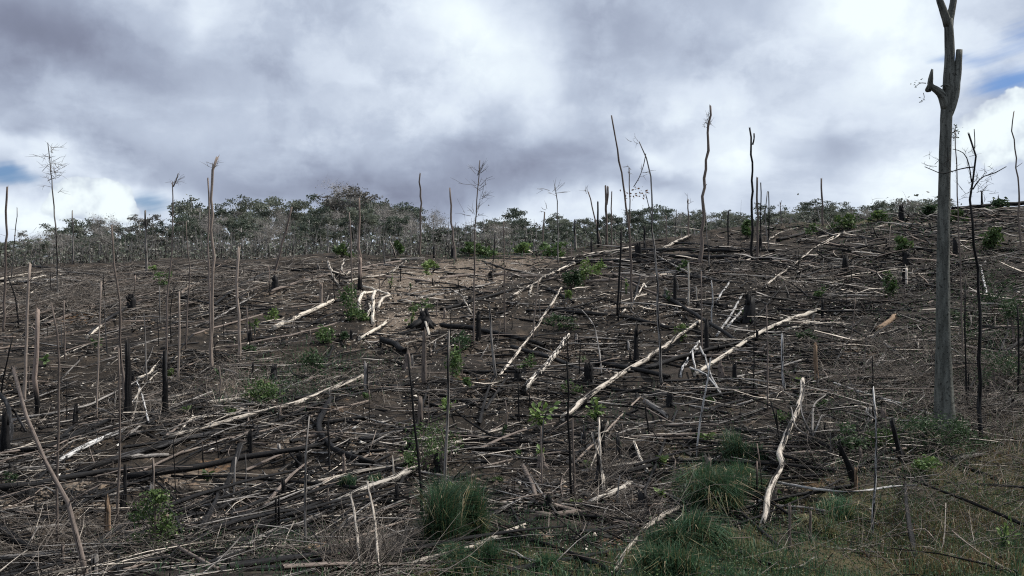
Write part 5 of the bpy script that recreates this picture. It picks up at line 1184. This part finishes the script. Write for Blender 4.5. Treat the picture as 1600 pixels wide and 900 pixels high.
stick_field(2300, BR, .004, .012, .4, 1.6, 0, .5, .10, tw, 1)
stuff('dead_twigs', tw, ['twig', 'pale'])
ct = Buf()
stick_field(4200, None, .008, .026, .3, 1.9, -.02, .14, .04, ct, 0)
stick_field(2200, None, .006, .015, .12, .45, 1.0, 6.0, .05, ct, 0)
stick_field(2400, BR, .005, .014, .4, 1.6, 0, .6, .1, ct, 0)
stuff('charred_twigs', ct, ['darktwig'])
br = Buf()
for m_, n_, r0, r1, l0, l1 in ((2, 620, .028, .062, 1.3, 4.5), (0, 330, .022, .05, 1.2, 3.6), (1, 150, .02, .04, 1.0, 3.2), (3, 160, .02, .05, 1.2, 3.6)):
    p, x, y = scatter(n_); a = np.where(x < 620, rng.normal(1.0, .3, len(p)), rng.uniform(0, 3.14, len(p))); a += np.where(rng.uniform(size=len(p)) < .2, 1.2, 0); L = rng.uniform(l0, l1, len(p))
    A = p - np.stack([np.cos(a), np.sin(a), 0 * a], -1) * L[:, None] / 2; Bq = p + np.stack([np.cos(a), np.sin(a), 0 * a], -1) * L[:, None] / 2
    for q in (A, Bq): q[:, 2] = hgt(q[:, 0], q[:, 1]) + rng.uniform(.02, .10, len(p))
    sticks(br, A, Bq, rng.uniform(r0, r1, len(p)), m_, .02, 4)
for m_, n_ in ((0, 900), (1, 700), (2, 900), (3, 500)): stick_field(n_, None, .016, .038, .5, 2.6, -.02, .10, .03, br, m_)
for m_, n_ in ((1, 2400), (0, 1200)): stick_field(n_, None, .010, .026, .12, .5, -.02, .12, .02, br, m_)
HZ = [(1300, 450, 130, 40, 2), (1420, 420, 60, 50, 1), (1330, 590, 80, 50, 1.5), (1540, 420, 60, 60, 1.5), (1200, 410, 100, 16, 1), (1000, 410, 140, 14, 1), (1540, 350, 70, 20, 1.4), (1480, 338, 120, 8, 1.6), (1300, 362, 120, 10, 1.2)]
for m_, n_ in ((2, 700), (0, 300), (1, 190), (3, 160)): stick_field(n_, HZ, .02, .05, .8, 3.2, -.02, .22, .04, br, m_)
LZ = [(110, 462, 110, 24, 3), (230, 440, 120, 16, 2), (60, 500, 60, 30, 1), (400, 425, 120, 10, 1)]
for m_, n_ in ((1, 230), (0, 330), (3, 120)):
    p, x, y = scatter(n_, LZ); a = rng.normal(.95, .35, len(p)); L = rng.uniform(.8, 3.4, len(p)); A = p.copy(); Bq = p + np.stack([np.cos(a), np.sin(a), 0 * a], -1) * L[:, None]
    for q in (A, Bq): q[:, 2] = hgt(q[:, 0], q[:, 1]) + rng.uniform(.02, .35, len(p))
    sticks(br, A, Bq, rng.uniform(.014, .036, len(p)), m_, .03, 4)
stuff('fallen_branches', br, ['grey', 'pale', 'char', 'brown'])
# pile of dead brush in the near middle, and other heaps: arching thin branches from a heap centre
hp = Buf()
for hx, hy, w, h, n in ((560, 895, 60, 80, 200), (600, 880, 60, 60, 130), (215, 650, 50, 40, 120), (950, 745, 30, 45, 90), (1285, 690, 40, 40, 90), (1430, 600, 50, 50, 160), (190, 870, 70, 40, 90), (1345, 600, 60, 30, 140), (1000, 815, 40, 30, 90), (420, 880, 60, 40, 60), (1540, 650, 50, 50, 130), (1420, 555, 60, 40, 150), (1550, 590, 60, 60, 160), (1390, 470, 60, 24, 110), (1560, 440, 60, 40, 140), (110, 480, 80, 30, 200), (190, 470, 80, 26, 200), (60, 500, 60, 30, 140)):
    f = P(hx, hy); Y = f[1]; A = f + rng.normal(size=(n, 3)) * [w / F * Y * .35, w / F * Y * .35, 0]; A[:, 2] = hgt(A[:, 0], A[:, 1])
    a = rng.uniform(0, 6.28, n); e = np.stack([np.cos(a) * w, np.sin(a) * w, rng.uniform(.1, 1.1, n) * h], -1) / F * Y * rng.uniform(.5, 1.2, (n, 1)); sticks(hp, A, A + e, rng.uniform(.004, .010, n), int(rng.uniform() < .0), .14, 4)
stuff('dead_brush', hp, ['twig'])
# chips, charcoal and leaf litter
ch = Buf()
for m, n, lo, hi in ((0, 9500, .013, .050), (1, 12000, .015, .05), (2, 15000, .02, .075)):
    p, x, y = scatter(n); s = rng.uniform(lo, hi, len(p)) * np.clip(p[:, 1] / 26, .7, 1.6); s *= np.where(rng.uniform(size=len(p)) < .06, 2.0, 1); lumps(ch, p + [0, 0, .01], s, m)
p, x, y = scatter(5000, [(690, 440, 110, 24, 3), (640, 490, 60, 30, 1.2), (700, 650, 150, 60, 1.5), (600, 790, 100, 30, 1), (980, 480, 90, 20, .8), (1300, 470, 120, 40, 1)]); lumps(ch, p + [0, 0, .012], rng.uniform(.015, .05, len(p)) * np.clip(p[:, 1] / 28, .7, 1.6), 0)
for m, n, lo, hi in ((0, 500, .05, .11), (1, 900, .05, .14), (2, 1600, .06, .17)):
    p, x, y = scatter(n); lumps(ch, p + [0, 0, .015], rng.uniform(lo, hi, len(p)), m)
stuff('wood_litter', ch, ['chip_pale', 'chip_brown', 'chip_char'])
# grass of the bank and along the near edge
gr = Buf()
x = rng.uniform(560, 1800, 150000); y = rng.uniform(560, 955, 150000); lim = grass_line(x)
pr = np.clip((y - lim) / 80 + .22, 0, 1) * np.where(x < 1000, .40, 1.0); s = (rng.uniform(size=len(x)) < pr); x, y = x[s], y[s]
p = P(x, y); s = rng.uniform(-1.5, .9, len(p)) < clump(p); p = p[s][:80000]; p[:, :2] += rng.normal(size=(len(p), 2)) * p[:, 1:2] * .012; p[:, 2] = hgt(p[:, 0], p[:, 1]) - .01
patch = np.sin(p[:, 0] * 1.9 + np.sin(p[:, 1] * 1.3) * 2) * .5 + np.sin(p[:, 1] * 2.3 + p[:, 0] * .7) * .5
kk = rng.uniform(size=len(p)) + patch * .28 + np.where(p[:, 0] > 5, .22, -.1)
mi = np.where(kk < .68, 0, np.where(kk < 1.08, 1, np.where(kk < 1.30, 3, 2)))
for m in range(4):
    q = mi == m; blades(gr, p[q], rng.uniform(.09, .30, q.sum()) * (1 + .5 * np.maximum(patch[q], -.4)) * (1.15 if m != 2 else 1.3), rng.uniform(.003, .007, q.sum()), .75, m)
# thin grass and shoots scattered in the burn
px_, py_ = pix(5200, [(430, 612, 60, 16, 2), (500, 575, 60, 18, 2), (850, 390, 60, 6, 1), (600, 395, 60, 5, 1), (740, 402, 60, 6, 1), (1330, 356, 80, 8, 1.5), (470, 870, 70, 24, 3), (250, 870, 80, 20, 1.4), (820, 840, 60, 20, 2), (1340, 690, 60, 40, 2.2), (1530, 560, 50, 60, 3), (1110, 760, 60, 40, 2), (960, 650, 80, 20, .6), (1400, 640, 50, 40, 1)])
p = P(px_, py_); blades(gr, p, rng.uniform(.10, .32, len(p)) * np.clip(p[:, 1] / 30, .8, 1.6), .006 * np.clip(p[:, 1] / 22, .8, 2.4), .8, 0)
stuff('grass', gr, ['grass', 'olive', 'straw', 'redleaf'])
# leafy weeds in the grass and green creepers
wd = Buf()
x = rng.uniform(600, 1760, 60000); y = rng.uniform(560, 950, 60000); s = rng.uniform(size=len(x)) < np.clip((y - grass_line(x)) / 60 + .3, 0, 1) * np.where(x < 1000, .35, 1); x, y = x[s][:16000], y[s][:16000]
p = P(x, y); p[:, 2] = hgt(p[:, 0], p[:, 1]) + rng.uniform(.02, .22, len(p)); m = rng.choice([0, 1, 2], len(p), p=[.5, .3, .2])
for i in range(3): leafcards(wd, p[m == i], rng.uniform(.025, .06, (m == i).sum()), i, .5, .8)
px_, py_ = pix(9000, [(1540, 410, 50, 50, 3), (1350, 430, 90, 40, 1.6), (1300, 580, 90, 50, 2), (1180, 640, 90, 40, 1), (1500, 500, 60, 60, 3), (430, 612, 50, 14, 2), (490, 580, 60, 18, 2), (460, 875, 60, 20, 3), (830, 836, 60, 20, 2), (1340, 700, 60, 40, 3), (1530, 560, 50, 60, 3), (260, 872, 60, 20, 1), (1440, 520, 60, 40, 1.5), (1400, 650, 40, 36, 1.5), (760, 400, 160, 7, 2), (1300, 358, 120, 9, 1.5)])
p = P(px_, py_); p[:, 2] += rng.uniform(.03, .3, len(p)); leafcards(wd, p, rng.uniform(.03, .07, len(p)) * np.clip(p[:, 1] / 22, .8, 2.5), 0, .5, .8)
stuff('weeds', wd, ['bushdark', 'bush', 'olive'])
# grey thicket at the foot of the forest
ug = Buf(); n = 2600
Y = rng.uniform(78, 135, n); x = np.where(rng.uniform(size=n) < .75, rng.uniform(-100, 800, n), rng.uniform(800, 1480, n)); X = (x - 800) / F * Y; z = hgt(X, Y); H = rng.uniform(.8, 3.4, n) * np.where(x > 850, .35, 1) * np.where(x < 100, .7, 1)
A = np.stack([X, Y, z - .1], -1); Bt = A + np.stack([rng.normal(size=n) * .35, rng.normal(size=n) * .3, H], -1); sticks(ug, A, Bt, rng.uniform(.02, .05, n), 0, .02, 3)
n = 5000; k = rng.integers(0, 2600, n); c = A[k] + (Bt[k] - A[k]) * rng.uniform(.15, 1.0, (n, 1)) + rng.normal(size=(n, 3)) * .5; sticks(ug, c, c + rng.normal(size=(n, 3)) * [.5, .4, .45] + [0, 0, .2], .014, 1, .05, 2)
n = 12000; k = rng.integers(0, 2600, n); c = A[k] + (Bt[k] - A[k]) * rng.uniform(.05, .8, (n, 1)) + rng.normal(size=(n, 3)) * .6; leafcards(ug, c, rng.uniform(.15, .38, n), 2, .6, .4)
n = 11000; c = A[rng.integers(0, 2600, n)] + rng.normal(size=(n, 3)) * [.9, .8, .6] + [0, 0, .9]; leafcards(ug, c, rng.uniform(.15, .38, n), 3, .6, .4)
n = 21000; x = rng.uniform(-120, 1500, n); Y = rng.uniform(140, 190, n); top = np.interp(x, SKX, SKY_) + 14; low = np.interp(x, _kx, _ky) + 6
row = top + (np.maximum(low - top, 4)) * rng.uniform(0, 1, n) ** .7; wv = 8 * np.sin(x * .11) + 6 * np.sin(x * .27 + 1); row = row + np.maximum(wv, -6) * .6
leafcards(ug, np.stack([(x - 800) / F * Y, Y, (450 - row) / F * Y], -1), rng.uniform(.5, 1.1, n), 4, .7, .4)
stuff('undergrowth', ug, ['grey', 'twig', 'forest_grey', 'forest_mid', 'forest_dark'])
print('TRIS', sum(len(m.polygons) for m in bpy.data.meshes))
